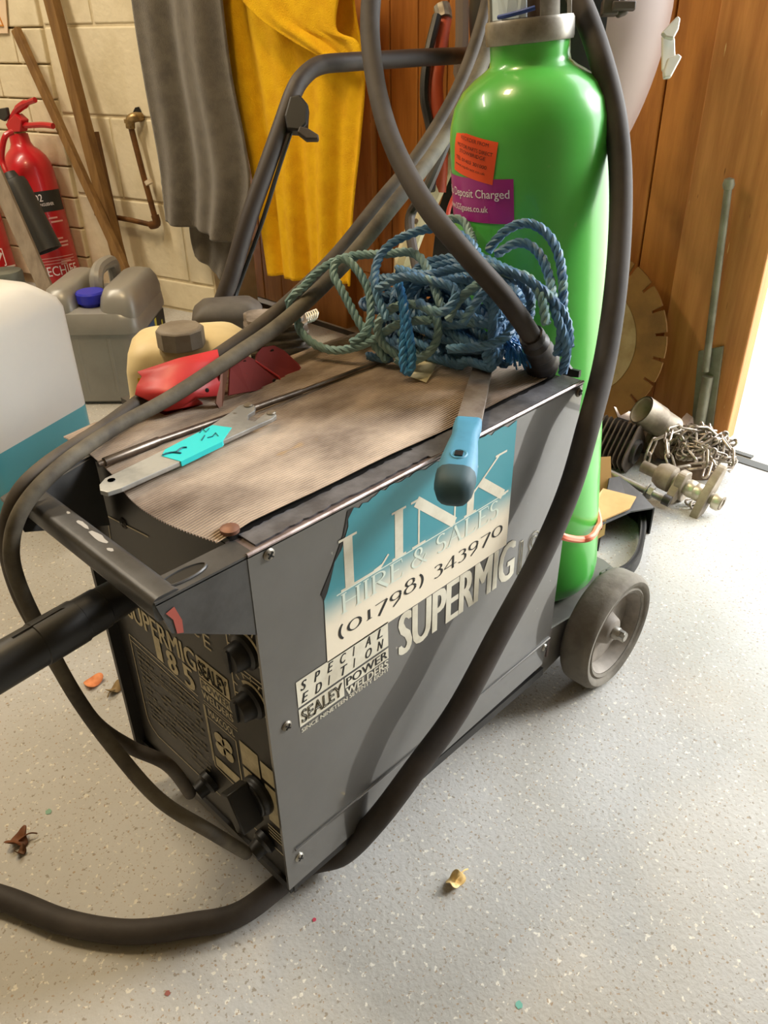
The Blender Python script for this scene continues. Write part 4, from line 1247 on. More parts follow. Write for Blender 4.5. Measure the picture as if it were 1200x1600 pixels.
vt = ex0 + xa * (Lx + .056)
b = MB().lathe([(.024, 0), (.024, .014), (.02, .018), (.02, .03), (.012, .034)], vt, xa, 20)
b.build('valve', m_brass, ext)
vb = MB()
vb.prism([(0.8708,2.3530,0.5485), (0.8838,2.3009,0.5788), (0.8901,2.2757,0.5621), (0.8857,2.2934,0.5295), (0.8730,2.3442,0.5255)], W(0, 0, -.03) - W(0, 0, 0))
vb.build('valve_block', m_exred, ext, smooth=0, bevel=.003)
MB().tube(cr([(0.8866,2.3517,0.5491), (0.8982,2.3052,0.5881), (0.9091,2.2615,0.6068), (0.9205,2.2157,0.6184)], 6), [.010] * 7 + [.012] * 6 + [.008] * 6, 8).build('upper_lever', m_exred, ext)
MB().tube(cr([(0.8936,2.3235,0.5466), (0.9073,2.2688,0.5470), (0.9223,2.2084,0.5511), (0.9339,2.1621,0.5495)], 6), .0085, 8).build('lower_lever', m_exred, ext)
MB().prism([(0.8669,2.3687,0.5907), (0.8760,2.3320,0.5954), (0.8758,2.3328,0.5707), (0.8700,2.3561,0.5556), (0.8648,2.3771,0.5620)], W(0, 0, -.012) - W(0, 0, 0)).build('pressure_tag', m_horn, ext, smooth=0, bevel=.003)
MB().tube(cr([(0.8388,2.2333,0.5375), (0.8171,2.2379,0.5287), (0.8043,2.2477,0.5012), (0.7965,2.2583,0.4621), (0.7945,2.2456,0.4311), (0.7972,2.2350,0.4063)], 7), .0085, 10).build('hose', m_exred, ext)
h0, h1 = Vector((0.7997,2.2247,0.4107)), Vector((0.8216,2.1371,0.2075))
MB().lathe([(.018, -.02), (.024, 0), (.036, .004), (.04, .02), (.044, (h1 - h0).length - .01), (.045, (h1 - h0).length), (.038, (h1 - h0).length), (.034, .05)], h0, h1 - h0, 28, cap=False).build('horn', m_horn, ext)
# second extinguisher, cut by the edge of the picture
y0, y1 = Vector((0.8124,2.5870,-0.0566)), Vector((0.8174,2.6499,0.3042))
y0 = y1 + (y0 - y1) * ((y1.z - .012) / (y1.z - y0.z))
ya = (y1 - y0).normalized()
Ly = (y1 - y0).length
ex2 = thing('fire_extinguisher', 'red fire extinguisher half out of frame behind the white can', 'extinguisher', y0)
MB().lathe([(.07, 0), (.0765, .012), (.0765, Ly), (.07, Ly + .03), (.05, Ly + .06), (.03, Ly + .075), (.026, Ly + .1)], y0, ya, 40).build('body', m_exred, ex2, smooth=50)
MB().lathe([(.02, Ly + .1), (.02, Ly + .13), (.001, Ly + .131)], y0, ya, 16).build('valve', m_brass, ex2)
YC = Cyl(y0, ya, .0767, tocam)
b = MB()
for (u0, z0, w_, h_) in ((.02, Ly - .02, .04, .01), (.02, Ly - .036, .045, .006), (.02, Ly - .05, .04, .008), (.01, Ly - .09, .06, .006), (.014, Ly - .105, .04, .005), (.05, .06, .05, .006), (.052, .05, .045, .005)):
    b.grid(lambda u, v: YC(u0 + w_ * u, z0 + h_ * v, .0008), 6, 1)
fr_ = [(.018, .07), (.018, .125), (.052, .125), (.052, .07)]
for (a0, c0), (a1, c1) in zip(fr_, fr_[1:] + fr_[:1]):
    line(b, YC, a0, c0, a1, c1, .004, .0008)
line(b, YC, .024, .082, .046, .112, .008, .0008)
b.build('small_print', m_wtext, ex2, smooth=0, fix=False, kind='stuff')
# grey batten between them
m_batten = M('grey_weathered_batten', (150, 136, 118), .8, col2=(128, 114, 98), scale=12, stretch=(4, 4, .6), bump=.2)
t0, t1 = Vector((0.7121,2.1626,0.5301)), Vector((0.7351,1.9052,-0.0618))
dd = (t1 - t0)
t1 = t0 + dd * ((t0.z - .02) / -dd.z)
sd = FW.cross(dd).normalized()
b = MB().obox(t0.lerp(t1, .5), dd.normalized() * (t1 - t0).length / 2, sd * .021, dd.cross(sd).normalized() * .011)
tag(b.build('batten', m_batten, smooth=0, bevel=.002, loc=t1), 'grey weathered batten leaning between the two red extinguishers', 'batten')
m_stick = M('brown_stick_timber', (132, 98, 52), .7, col2=(108, 76, 36), scale=10, stretch=(5, 5, .5), bump=.15)
for (pa, pb, hw, lab, m_) in (((0.9647,2.3401,0.7984), (0.9507,1.8468,0.0630), .0125, 'thin square brown stick leaning on the wall beside the red extinguisher', m_stick),
                              ((1.0012,2.1773,1.0325), (0.9786,1.9623,0.0161), .0185, 'long thick brown stick leaning on the wall, rising out of frame', m_stick),
                              ((1.0166,2.0745,0.5321), (1.0162,2.0346,0.0137), .0115, 'short dark brown stake standing behind the long thick stick', M('dark_stake', (104, 70, 34), .7, col2=(84, 54, 24), scale=12))):
    pa, pb = Vector(pa), Vector(pb)
    dd = pb - pa
    pb = pa + dd * ((pa.z - .004) / -dd.z)
    sd = Vector((-.242, .970, 0)) if hw < .018 else Vector((-.242, .970, 0))
    sd = (sd - dd.normalized() * sd.dot(dd.normalized())).normalized()
    b = MB().obox(pa.lerp(pb, .5), dd.normalized() * (pb - pa).length / 2, sd * hw, dd.cross(sd).normalized() * hw * .8)
    tag(b.build('wooden_stick', m_, smooth=0, bevel=.0015, loc=pb), lab, 'stick')
# pipe on the wall
m_pipe = M('brown_painted_copper', (112, 74, 36), .5, .3, col2=(78, 50, 24), scale=20)
pv = thing('water_pipe', 'brown bent copper pipe fixed to the cream wall beside the grey towel', 'pipe', (1.0655,1.9446,0.5534))
MB().tube([(1.0661,1.9421,0.5535), (1.0706,1.9241,0.4252), (1.0764,1.9006,0.2869)], .0088, 12).build('riser', m_pipe, pv)
MB().tube([(1.0732,1.9138,0.2743), (1.0504,2.0051,0.2810), (1.0128,2.1556,0.2868)], .0078, 12).build('branch', m_pipe, pv)
b = MB().tube(cr([(1.0962,1.9289,0.5739), (1.0782,1.9266,0.5754), (1.0670,1.9384,0.5689), (1.0657,1.9437,0.5466)], 4), .0135, 12)
b.tube([(1.0659,1.9430,0.5704), (1.0659,1.9430,0.5602)], .0165, 12)
b.build('elbow', m_brass, pv)
MB().tube(cr([(1.0762,1.9018,0.3057), (1.0768,1.8992,0.2814), (1.0705,1.9245,0.2733)], 4), .0125, 12).build('elbow', m_pipe, pv)
MB().tube([(1.0745,1.9083,0.4047), (1.0759,1.9030,0.3942)], .0125, 12).build('pipe_clip', M('white_clip', (206, 190, 166), .6), pv)
hb = [(1.0873,1.9667,0.5759), (1.0924,1.9462,0.5985), (1.0962,1.9308,0.6007), (1.0979,1.9243,0.5858), (1.0988,1.9206,0.5690), (1.0925,1.9459,0.5681)]
MB().prism(hb, W(0, 0, -.001) - W(0, 0, 0)).build('wall_hole', m_black, pv, smooth=0)
# corner of a warning sign
sg = thing('wall_sign', 'cream wall sign with an orange triangle at the edge of the frame', 'sign', (0.9585,2.4396,0.7956))
SF = [(0.9294,2.5312,0.9743), (0.9741,2.3520,0.9672), (0.9625,2.3985,0.7887), (0.9088,2.6138,0.7884)]
MB().prism(SF, W(0, 0, -.003) - W(0, 0, 0)).build('sign_plate', M('sign_plate', (230, 206, 176), .5), sg, smooth=0)
b = MB()
tri = [Vector(p) for p in ((0.9585,2.4086,0.8088), (0.9283,2.5294,0.8084), (0.9524,2.4329,0.8782))]
b.tube(tri, .0035, 4, closed=True)
b.build('triangle', M('orange_print', (196, 130, 50), .5), sg, smooth=0)

# ------------------------------------------------------------------ towels
def cloth(name, left, right, off, amp, nfold, mat, parent, ph=0.0, nu=60, nv=70, bands=(), thick=.006, fan=0.0):
    left, right = cr(left, 10), cr(right, 10)

    def at(P, t):
        s = t * (len(P) - 1)
        i = min(int(s), len(P) - 2)
        return P[i].lerp(P[i + 1], s - i)
    n = Vector((-.9703, -.2420, 0))

    def fn(u, v):
        p = at(left, v).lerp(at(right, v), u)
        w_ = amp * (.35 + .65 * v) * (sin(nfold * pi * u + ph + fan * v * (u - .5)) + .45 * sin(nfold * 2.3 * pi * u + 1.7 + ph + 1.2 * v) + .25 * sin(5 * v + 9 * u))
        for b0 in bands:
            w_ += .0022 * max(0, 1 - abs(v - b0) / .012)
        return p + n * w_
    b = MB().grid(fn, nu, nv)
    return b.build(name, mat, parent, smooth=180, solid=thick)


m_towel = M('grey_towel_cotton', (92, 84, 70), .95, col2=(74, 66, 54), scale=30, bump=.6, bscale=420, sheen=.35)
m_yel = M('yellow_towel_cotton', (246, 194, 10), .95, col2=(234, 176, 4), scale=26, bump=.7, bscale=420)
gt = thing('towel', 'grey cotton towel hanging on the wall beside the yellow one', 'towel', (1.0946,1.7450,0.2419))
cloth('front_half', [(1.0525,1.7695,1.0595), (1.0491,1.7828,0.8602), (1.0495,1.7813,0.6689), (1.0508,1.7762,0.4756), (1.0482,1.7864,0.3084)],
      [(1.0838,1.4578,1.0367), (1.0822,1.4642,0.8530), (1.0830,1.4610,0.6912), (1.0847,1.4336,0.5318), (1.0814,1.4261,0.4241), (1.0692,1.4750,0.2802)], .05, .022, 3.1, m_towel, gt, .9, bands=(.83, .855, .88, .92))
cloth('back_half', [(1.1106,1.7636,1.0625), (1.1077,1.7754,0.8601), (1.1066,1.7382,0.4727), (1.1023,1.7556,0.2726), (1.1041,1.7484,0.2018)],
      [(1.1567,1.5583,1.0490), (1.1550,1.5650,0.8554), (1.1551,1.5441,0.4012), (1.1259,1.6403,0.1392)], .02, .006, 2.5, m_towel, gt, 1.2, nu=30, nv=40)
yt = thing('towel', 'bright yellow towel hanging behind the black mower handle', 'towel', (1.1960,1.3386,0.1978))
cloth('hanging_half', [(1.1375,1.5318,1.0457), (1.1359,1.5385,0.8548), (1.1396,1.5030,0.6433), (1.1346,1.4609,0.4294), (1.1357,1.4357,0.1928)],
      [(1.1896,1.1166,1.0159), (1.1905,1.1127,0.8451), (1.1918,1.0871,0.7087), (1.1921,1.1066,0.5601), (1.1860,1.1308,0.3969), (1.1822,1.1463,0.2079)], .06, .016, 5.4, m_yel, yt, 2.2, nu=80)
cloth('folded_flap', [(1.0725,1.4205,1.0215), (1.0790,1.3945,0.8889), (1.0928,1.3391,0.8225), (1.1161,1.2459,0.7708), (1.1309,1.1657,0.7378)],
      [(1.1569,1.0824,1.0112), (1.1488,1.0939,0.9022), (1.1390,1.1126,0.7949), (1.1480,1.0560,0.7680), (1.1514,1.0424,0.7436)], .05, .008, 2.6, m_yel, yt, .4, nu=50, nv=40)
# rail the towels hang from, above the frame
r0, r1 = W(.15, 1.12, .07), W(-.62, 1.12, .10)
tag(MB().tube([W(.15, 1.12, -.01), r0, r1, W(-.62, 1.12, -.35)], .009, 10).build('towel_rail', m_darksteel, loc=r0), 'dark steel rail above both towels', 'rail')

# ------------------------------------------------------------------ helmet and tools behind the cylinder
m_helm = M('mauve_grey_helmet', (146, 126, 118), .45, col2=(138, 118, 112), scale=3)
hc = Vector((1.0339,0.4449,0.8165))
ha, hb_, hu = Vector((.6994, -.7147, 0)), Vector((.7147, .6994, 0)), Vector((0, 0, 1))
hl = thing('welding_helmet', 'mauve grey welding helmet hanging behind the green cylinder', 'helmet', hc - hu * .3)
b = MB()
NU, NV = 56, 40
vs_ = []
for j in range(NV + 1):
    v = pi * j / NV
    for i in range(NU):
        a = 2 * pi * i / NU
        sx, sy = sin(v) * cos(a), -sin(v) * sin(a)
        x, d_, z = .163 * sx, .115 * sy, .295 * cos(v)
        taper = 1 - .10 * max(0, -cos(v))
        vs_.append(hc + ha * x * taper + hb_ * (d_ if d_ < 0 else d_ * .25) + hu * z)
for j in range(NV):
    for i in range(NU):
        i2 = (i + 1) % NU
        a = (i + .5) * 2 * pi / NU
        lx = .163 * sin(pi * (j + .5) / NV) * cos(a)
        b.k = 1 if lx < .028 else 0  # left part black: shadow behind the cylinder put into the shell colour
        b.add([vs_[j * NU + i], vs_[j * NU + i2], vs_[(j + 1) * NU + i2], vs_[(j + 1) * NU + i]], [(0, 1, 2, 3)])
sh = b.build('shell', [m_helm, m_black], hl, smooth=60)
bm = bmesh.new()
bm.from_mesh(sh.data)
bmesh.ops.remove_doubles(bm, verts=bm.verts, dist=1e-5)
bmesh.ops.recalc_face_normals(bm, faces=bm.faces)
bm.to_mesh(sh.data)
bm.free()
kb = Vector((0.9702,0.3168,0.8154))
b = MB()
nn = Vector((-.604, -.602, .2))
b.lathe([(.013, 0), (.0135, .008), (.011, .012)], kb, nn, 6)
b.obox(kb + Vector((0.9671,0.3327,0.8205)) * 0 + ha * .002 + nn.normalized() * .014, ha * .017, hu * .006, nn.normalized() * .005)
b.obox(kb - ha * .016 + nn.normalized() * .006, ha * .012, hu * .010, nn.normalized() * .008)
b.build('adjuster_knob', M('brown_black_knob', (72, 62, 56), .5), hl, smooth=30, bevel=.002)
MB().tube(cr([hc + hu * .24, hc + hu * .30 - hb_ * .04, CB + cax * .83 + hb_ * .05, CB + cax * .79 + hb_ * .044], 6), .007, 8).build('hanging_strap', m_black, hl)
m_clip = M('silver_foil_clip', (206, 206, 198), .35, .3)
b = MB()
b.prism([(1.0169,0.2687,0.7852), (1.0431,0.2605,0.8060), (1.0450,0.2557,0.8027), (1.0368,0.2520,0.7889), (1.0259,0.2524,0.7768), (1.0183,0.2622,0.7794)], FW * .008)
b.prism([(0.9962,0.2456,0.7347), (1.0089,0.2483,0.7525), (1.0222,0.2397,0.7580), (1.0244,0.2339,0.7538), (1.0013,0.2347,0.7280), (0.9936,0.2418,0.7273)], FW * .008)
b.prism([(1.0308,0.2752,0.7800), (1.0442,0.2600,0.7780), (1.0346,0.2496,0.7549), (1.0113,0.2517,0.7304), (1.0115,0.2573,0.7371)], FW * .004)
b.build('silver_clip', m_clip, hl, smooth=0, bevel=.002)
# orange handled tool with cream slotted plate, black strap
lo = thing('loppers', 'orange handled tool with cream slotted plate behind the blue rope', 'tool', (0.8208,0.5835,0.4428))
m_or = M('orange_rubber_sleeve', (190, 74, 36), .55, col2=(160, 60, 30), scale=10)
MB().tube(cr([(0.9582,0.6465,0.8081), (0.9302,0.6324,0.7595), (0.9046,0.6175,0.7128), (0.8908,0.5982,0.6555), (0.8767,0.5785,0.5973), (0.8691,0.5749,0.5462)], 6), .0135, 12).build('handle', m_or, lo)
MB().tube([(0.9583,0.6528,0.8250), (0.9555,0.6458,0.8137), (0.9529,0.6419,0.8062)], .0145, 10).build('wire_binding', m_steel, lo)
MB().tube(cr([(0.9333,0.6408,0.8111), (0.8950,0.6273,0.7513), (0.8748,0.6156,0.6952), (0.8690,0.5964,0.6474), (0.8511,0.5737,0.6005), (0.8286,0.5573,0.5556)], 6), .008, 8).build('black_strap', m_black, lo)
m_crm = M('cream_slotted_steel', (206, 196, 160), .55, col2=(176, 160, 120), scale=16)
MB().tube([(0.9242,0.5845,0.6209), (0.8989,0.5825,0.5893), (0.8702,0.5806,0.5539), (0.8404,0.5806,0.5195), (0.8130,0.5798,0.4871), (0.7818,0.5754,0.4459), (.95, .76, .15), (.98, .80, .012)], [.012, .016, .016, .017, .018, .018, .018, .018], 8).build('slotted_plate', m_crm, lo, smooth=0)
b = MB()
for p, w_ in (((0.8731,0.5721,0.5859), .012), ((0.8066,0.5710,0.5077), .007), ((0.7873,0.5683,0.4822), .005)):
    b.lathe([(w_ * .55, -.004), (w_ * .55, .001), (.0001, .001)], p, (-.6, -.6, .5), 12)
b.build('slot', m_rust, lo)
MB().tube(cr([(0.8413,0.5123,0.5568), (0.8258,0.5149,0.5226), (0.8116,0.4927,0.4807), (0.8025,0.4694,0.4433)], 5), .004, 6).build('red_wire', M('red_wire', (196, 60, 40), .5), lo)
MB().prism([(0.9187,0.5871,0.5792), (0.9320,0.5838,0.5908), (0.8662,0.5226,0.4442), (0.8341,0.5554,0.4449), (0.8712,0.5774,0.5132)], FW * .01).build('black_bracket', m_black, lo, smooth=0)
b = MB().tube([(1.1288,0.7521,0.8972), (1.0919,0.7159,0.7746), (1.0742,0.7051,0.7225), (1.15, .55, .3), (1.2, .57, .0)], .013, 10)
tag(b.build('grey_pole', M('grey_brown_pole', (96, 82, 70), .7), loc=(1.2, .57, 0)), 'grey brown pole standing behind the neck of the green cylinder', 'pole')

# ------------------------------------------------------------------ junk by the door
m_blade = M('dusty_brass_blade', (150, 112, 60), .5, .5, col2=(122, 90, 50), scale=8, rough2=.7)
m_bladei = M('polished_blade_centre', (188, 168, 124), .4, .6, col2=(164, 140, 96), scale=18)
sb = thing('saw_blade', 'large round segmented saw blade leaning on the wooden door', 'saw blade', (1.30, .49, .003))
so = Vector((1.285, .490, .190))
sn = Vector((-.985, 0, .17)).normalized()
s1_ = Vector((0, -1, 0))
s2_ = s1_.cross(sn).normalized()
if s2_.z < 0:
    s2_ = -s2_
ptsb = []
NS = 22
for k in range(NS):
    for fr_, rr_ in ((.0, .187), (.3, .188), (.6, .188), (.86, .187), (.87, .166), (.99, .166)):
        a = 2 * pi * (k + fr_) / NS
        ptsb.append(so + (s1_ * cos(a) + s2_ * sin(a)) * rr_)
bc = MB().prism(ptsb, sn * .0035).build('steel_core', m_blade, sb, smooth=0)
MB().lathe([(.124, 0), (.124, .0015), (.02, .0017)], so + sn * .0035, sn, 48).build('polished_centre', m_bladei, bc)
b = MB()
for k in range(NS):
    q = []
    for fr_, rr_ in ((.02, .176), (.02, .1915), (.3, .192), (.6, .192), (.84, .1915), (.84, .176), (.6, .177), (.3, .177)):
        a = 2 * pi * (k + fr_) / NS
        q.append(so + (s1_ * cos(a) + s2_ * sin(a)) * rr_ - sn * .0006)
    MB().prism(q, sn * .0048).build('segment', m_blade, sb, smooth=0)
# exhaust stub
x0, x1 = Vector((1.1654,0.2740,0.1209)), Vector((1.2165,0.2334,0.0757))
b = MB().lathe([(.031, 0), (.031, .05), (.029, .052), (.029, .09), (.026, .09), (.0255, .004), (.028, 0)], x0, x1 - x0, 28, cap=False)
tag(b.build('exhaust_stub', m_alu, loc=(x0.x, x0.y, x0.z - .03)), 'short dusty metal tube lying open end up beside the saw blade', 'pipe')
# lump of engine castings under it
b = MB()
eg = thing('engine_casting', 'dirty brown engine casting between the finned barrel and the chain', 'casting', (1.2, .27, 0))
rnd = random.Random(5)
for k, (cx_, cy_, cz_, r_) in enumerate(((1.235, .285, .040, .04), (1.215, .24, .036, .034), (1.24, .255, .045, .042), (1.26, .225, .04, .038))):
    ring = []
    mb = MB()
    ax_ = Vector((rnd.uniform(-1, 1), rnd.uniform(-1, 1), rnd.uniform(-.4, .4)))
    mb.lathe([(r_ * .5, -r_ * .8), (r_ * .9, -r_ * .7), (r_ * .95, -r_ * .1), (r_ * .7, 0), (r_ * .72, r_ * .5), (r_ * .9, r_ * .55), (r_ * .85, r_ * .8), (r_ * .3, r_ * .82)], (cx_, cy_, cz_), ax_, 14)
    for q_ in range(3):
        a = rnd.uniform(0, 6.28)
        mb.obox(Vector((cx_ + r_ * .7 * cos(a), cy_ + r_ * .7 * sin(a), cz_ + rnd.uniform(-.01, .02))), (r_ * .35, 0, .004), (0, r_ * .2, .003), (-.003, .004, r_ * .5))
    mb.build('casting', m_rust, eg, smooth=40)
# finned barrel
fo_ = Vector((1.128, .306, .046))
fax = Vector((.12, -.98, -.06)).normalized()
fb = thing('finned_barrel', 'small dark finned engine barrel lying beside the green cylinder', 'engine barrel', (1.135, .3, 0))
MB().lathe([(.014, -.045), (.026, -.044), (.026, .055), (.02, .056), (.02, -.03)], fo_, fax, 24, cap=False).build('sleeve', m_darksteel, fb)
fin0 = None
for k in range(9):
    o_ = fo_ + fax * (-.04 + .0105 * k)
    a1_, a2_ = fax.orthogonal().normalized(), fax.cross(fax.orthogonal().normalized())
    q = [o_ + a1_ * p[0] + a2_ * p[1] for p in rrect(.046, .042, .016, 4)]
    MB().prism(q, fax * .0026).build('fin', M('fin_%d' % k, (96, 84, 72), .6, .4, col2=(70, 60, 52), scale=20) if k == 0 else bpy.data.materials['fin_0'], fb, smooth=30)
# chain: every link its own piece
ch = thing('chain', 'heap of grey steel chain draped over the scrap by the door', 'chain', (1.22, .17, 0))
lk = [(.0125 * s_ + .006 * cos(a), .006 * sin(a), 0) for s_, a0 in ((1, -pi / 2), (-1, pi / 2)) for a in [a0 + pi * k / 5 for k in range(6)]]
proto = MB().tube(lk, .0024, 6, closed=True).build('link', M('chain_steel', (186, 176, 162), .4, .7, col2=(120, 106, 94), scale=60), ch)
proto_used = [False]


def link_at(p, d, roll):
    d = Vector(d).normalized()
    q = d.to_track_quat('X', 'Z') @ __import__('mathutils').Quaternion((1, 0, 0), roll)
    if not proto_used[0]:
        proto_used[0] = True
        proto.location = Vector(p) - ORG[ch.name]
        proto.data.transform(Matrix.Translation(ORG[ch.name]))
        proto.rotation_euler = q.to_euler()
    else:
        share(proto, 'link', ch, p, q.to_euler())


def chain_run(pts):
    P = cr(pts, 12)
    s, k, last = 0.0, 0, P[0]
    acc = 0.0
    for a_, c_ in zip(P[:-1], P[1:]):
        acc += (c_ - a_).length
        if acc >= .0295:
            link_at((c_ + last) / 2, c_ - last, (k % 2) * pi / 2 + .5)
            last, acc, k = c_, 0.0, k + 1


rnd = random.Random(3)
hcx, hcy = 1.225, .165
for r_ in range(10):
    q = []
    for k in range(9):
        a, rr_ = rnd.uniform(0, 6.28), .068 * sqrt(rnd.random())
        q.append((hcx + rr_ * cos(a), hcy + 1.15 * rr_ * sin(a), .012 + .062 * max(0, 1 - (rr_ / .078) ** 2) + rnd.uniform(0, .022)))
    chain_run(q)
for q in ([(1.2331,0.2554,0.1011), (1.2370,0.2334,0.0803), (1.2155,0.2116,0.0686), (1.2025,0.1873,0.0639)],
          [(1.2069,0.1744,0.0925), (1.1882,0.1974,0.0973), (1.1493,0.2036,0.0978), (1.1209,0.1842,0.0809), (1.1007,0.1613,0.0502), (1.1350,0.1318,0.0559), (1.1457,0.1110,0.0635), (1.1610,0.1304,0.0844), (1.1662,0.1474,0.0907)],
          [(1.1679,0.2085,0.0866), (1.1394,0.2260,0.0739), (1.1199,0.2219,0.0466), (1.1116,0.2208,0.0166)],
          [(1.1474,0.1092,0.0635), (1.1246,0.1033,0.0494), (1.1182,0.1007,0.0389)],
          [(1.0797,0.1065,0.0060), (1.1005,0.1041,0.0080), (1.0969,0.0915,0.0060), (1.0719,0.0974,0.0060)]):
    chain_run(q)
# mound the heap rests on
b = MB().lathe([(.050, .0), (.048, .022), (.036, .04), (.02, .05), (.001, .053)], (hcx, hcy, 0), (0, 0, 1), 18)
b.build('casting', m_rust, eg)
# crankshaft
cs = thing('crankshaft', 'dusty alloy crankshaft lying on the floor in front of the chain', 'crankshaft', (1.06, .11, 0))
k0, k1 = Vector((1.0751,0.2090,0.0500)), Vector((1.0774,0.0430,0.0300))
kd = (k1 - k0)
Lk = kd.length
kd.normalize()
ku = (Vector((0, 0, 1)) - kd * kd.z).normalized()
kv = kd.cross(ku)
MB().lathe([(.001, 0), (.012, 0), (.012, .03), (.02, .032), (.026, .045), (.026, .065), (.018, .07), (.015, .09), (.014, Lk - .05), (.011, Lk - .045), (.011, Lk - .012), (.014, Lk - .012), (.014, Lk), (.008, Lk), (.008, Lk - .01)], k0, kd, 20, cap=False).build('shaft', m_alu, cs)
m_jour = M('bright_journal', (214, 206, 188), .35, .6)
for f_ in (.58, .67, .90):
    MB().lathe([(.0165, 0), (.0175, .004), (.0175, .011), (.0165, .015)], k0 + kd * Lk * f_, kd, 20).build('journal', m_jour, cs)
for f_, a, l0, l1, hw in ((.46, .5, -.052, .035, .02), (.76, -.55, -.060, .066, .017), (.44, 2.2, -.03, .045, .018)):
    ax_ = ku * cos(a) + kv * sin(a)
    bx_ = kd.cross(ax_)
    o_ = k0 + kd * Lk * f_
    q = []
    for k in range(24):                                # rounded lobe, waisted at the shaft
        t = 2 * pi * k / 24
        ex = l1 * abs(cos(t)) ** .8 if cos(t) > 0 else l0 * abs(cos(t)) ** .8
        q.append(o_ + ax_ * ex + bx_ * hw * sin(t) * (.75 + .35 * abs(sin(t))))
    MB().prism(q, kd * .016).build('web', m_alu, cs, smooth=0, bevel=.002)
# suspension bolt
b0, b1 = Vector((0.9895,0.2360,0.0600)), Vector((1.0033,0.1254,0.0400))
bl_ = thing('long_bolt', 'long steel bolt with a nut lying between cardboard and crankshaft', 'bolt', (b0.x, b0.y, 0))
MB().tube([b0, b1], .0075, 12).build('shank', m_steel, bl_)
bd = (b1 - b0).normalized()
MB().lathe([(.0135, 0), (.0135, .009)], b1 - bd * .03, bd, 6).build('nut', m_steel, bl_, smooth=0)
MB().lathe([(.015, 0), (.015, .003)], b1 - bd * .035, bd, 18).build('washer', m_steel, bl_)
MB().lathe([(.0105, 0), (.0105, .014), (.006, .014)], b1, bd, 14).build('end_stud', m_darksteel, bl_)
# black plastic hood
m_hood = M('dusty_black_hood', (94, 94, 96), .5, col2=(74, 74, 76), scale=10)
hd_ = thing('plastic_hood', 'dusty black plastic hood lying open on the floor behind the wheel', 'hood', (0.9633,0.1436,0.0000))
t_ = [(0.9657,0.2193,0.0620), (0.9853,0.2091,0.0620), (0.9606,0.1522,0.0600), (0.9367,0.1102,0.0550), (0.8964,0.1342,0.0550), (0.8249,0.1488,0.0550)]
lw = [Vector((Vector(p).x, Vector(p).y, .0)) for p in t_]
MB().add(t_, [(0, 1, 2, 3, 4, 5)]).build('top', m_hood, hd_, smooth=0, solid=.003)
MB().add([t_[1], t_[2], t_[3], lw[3], lw[2], lw[1]], [(0, 1, 4, 5), (1, 2, 3, 4)]).build('back_wall', m_black, hd_, smooth=0, solid=.003)
MB().add([t_[5], t_[0], t_[1], lw[1], lw[0], lw[5]], [(0, 1, 4, 5), (1, 2, 3, 4)]).build('side_wall', m_black, hd_, smooth=0, solid=.003)
# cardboard
m_card = M('brown_cardboard', (206, 170, 116), .85, col2=(190, 152, 98), scale=10)
cb = thing('cardboard_box', 'torn flattened cardboard box on the black hood beside the cylinder', 'box', (.98, .25, 0))
MB().add([(0.8330,0.1839,0.0680), (0.9142,0.2025,0.0680), (0.9316,0.1446,0.0660), (0.8913,0.1340,0.0640), (0.8006,0.1573,0.0600)], [(0, 1, 2, 3, 4)]).build('flap', m_card, cb, smooth=0, solid=.003)
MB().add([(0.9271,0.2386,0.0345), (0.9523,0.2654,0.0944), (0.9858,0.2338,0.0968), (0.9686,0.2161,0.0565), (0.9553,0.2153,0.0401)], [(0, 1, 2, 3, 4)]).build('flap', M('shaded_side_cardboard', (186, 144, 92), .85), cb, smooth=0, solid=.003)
MB().add([(0.8104,0.1698,0.0500), (0.8389,0.1490,0.0590), (0.8263,0.1419,0.0362), (0.8016,0.1555,0.0233)], [(0, 1, 2, 3)]).build('side', m_card, cb, smooth=0, solid=.003)
# ribbed belt
q = cr([(0.6295,0.0265,0.1080), (0.6674,0.0292,0.0900), (0.7627,0.0565,0.0400), (0.8300,0.0763,0.0220), (0.8866,0.1000,0.0180), (0.9252,0.1202,0.0180), (0.9513,0.1373,0.0180)], 8)
bt = thing('toothed_belt', 'black toothed rubber belt curving on the floor from the hood to the welder tray', 'belt', q[30])
B1 = MB().loft([[p + Vector((0, 0, s_)) + r_ * (p - q[max(i - 1, 0)] if i else q[1] - p).cross(Vector((0, 0, 1))).normalized() for s_, r_ in ((-.012, -.002), (-.012, .002), (.012, .002), (.012, -.002))] for i, p in enumerate(q)])
B1.build('belt', m_black, bt, smooth=40)
tt = MB()
seg = 0.0
for i in range(1, len(q)):
    d_ = (q[i] - q[i - 1])
    nn_ = d_.cross(Vector((0, 0, 1))).normalized()
    for s_ in (.25, .75):
        c_ = q[i - 1].lerp(q[i], s_)
        for sg_ in (-1, 1):
            tt.obox(c_ + nn_ * .003 * sg_, d_.normalized() * .0014, nn_ * .002, (0, 0, .0118))
tt.build('belt_teeth', M('grey_belt_teeth', (64, 62, 60), .6), bt, smooth=0)['kind'] = 'stuff'
MB().obox((0.6388,0.0275,0.1060), (.012, -.002, 0), (.002, .012, 0), (0, 0, .005)).build('belt_clamp', m_tray, bt, smooth=0, bevel=.002)

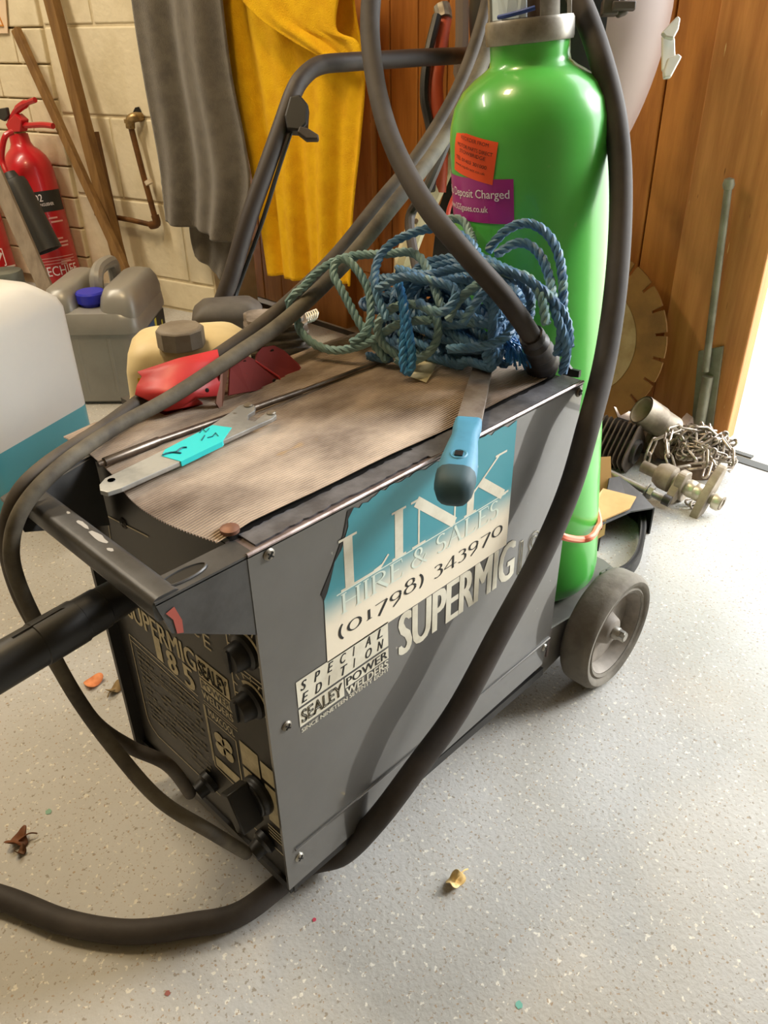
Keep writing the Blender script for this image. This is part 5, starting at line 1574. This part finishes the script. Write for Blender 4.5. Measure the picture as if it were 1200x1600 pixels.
# ------------------------------------------------------------------ fallen leaves
def leaf(p, r_, rot, col, col2, label, lobes=5, stem=None, curl=.004):
    p = Vector(p)
    m_ = M('leaf_' + label.split()[0] + '_' + label.split()[1], col, .7, col2=col2, scale=60, detail=3)
    lf = thing('fallen_leaf', label, 'leaf', p)
    n_ = 30
    ring = []
    for k in range(n_):
        a = 2 * pi * k / n_
        rr_ = r_ * (.86 + .14 * cos(lobes * a + .7)) * (1 + .08 * sin(3 * a))
        ring.append((rr_, a + rot))
    vs_ = [p + Vector((0, 0, .002))]
    for s_ in (.5, 1.0):
        for rr_, a in ring:
            vs_.append(p + Vector((rr_ * s_ * cos(a), rr_ * s_ * .8 * sin(a), .0015 + curl * s_ * s_ * (1 + sin(2 * a + 1)))))
    fs_ = [(0, 1 + k, 1 + (k + 1) % n_) for k in range(n_)] + [(1 + k, 1 + n_ + k, 1 + n_ + (k + 1) % n_, 1 + (k + 1) % n_) for k in range(n_)]
    MB().add(vs_, fs_).build('blade', m_, lf, smooth=180, solid=.0006)
    if stem:
        MB().tube(cr([p + Vector((0, 0, .003)), p.lerp(Vector(stem), .6) + Vector((0, 0, .006)), stem], 5), .0009, 5).build('stem', m_, lf)


leaf((-0.1511,0.3152,0.0000), .014, .4, (122, 74, 40), (88, 52, 30), 'dark brown curled leaf on the floor by the floor cable', 4, (-0.1322,0.3063,0.0060), .007)
leaf((-0.1558,0.2983,0.0000), .007, 1.4, (106, 70, 40), (80, 52, 30), 'tiny brown leaf fragment beside the dark curled leaf', 3, None, .006)
leaf((0.0396,0.4940,0.0000), .0165, 2.0, (232, 150, 96), (206, 118, 66), 'orange leaf on the floor below the torch grip', 3, None, .004)
leaf((0.0533,0.4570,0.0000), .0125, .6, (150, 128, 86), (120, 98, 62), 'narrow dull leaf beside the front of the welder', 2, (0.0377,0.4492,0.0040), .006)
leaf((0.1587,-0.0829,0.0000), .0125, 1.0, (236, 206, 142), (218, 182, 112), 'pale yellow leaf alone on the open floor', 4, (0.1794,-0.0838,0.0040), .005)
# old paint spots on the floor
for k, (p, r_, c_) in enumerate((((0.1032,-0.2094,0.0006), .0042, (110, 176, 160)), ((-0.1076,0.3304,0.0006), .0045, (126, 168, 146)), ((0.0237,-0.0033,0.0006), .0022, (200, 70, 90)), ((-0.1254,0.0434,0.0006), .003, (150, 84, 74)))):
    p = Vector(p)
    MB().add([p + Vector((r_ * cos(t) * random.uniform(.7, 1.15), r_ * sin(t) * random.uniform(.7, 1.15), 0)) for t in [2 * pi * q_ / 12 for q_ in range(12)]], [tuple(range(12))]).build('paint_spot', M('floor_paint_spot_%d' % k, c_, .6), floor, smooth=0)
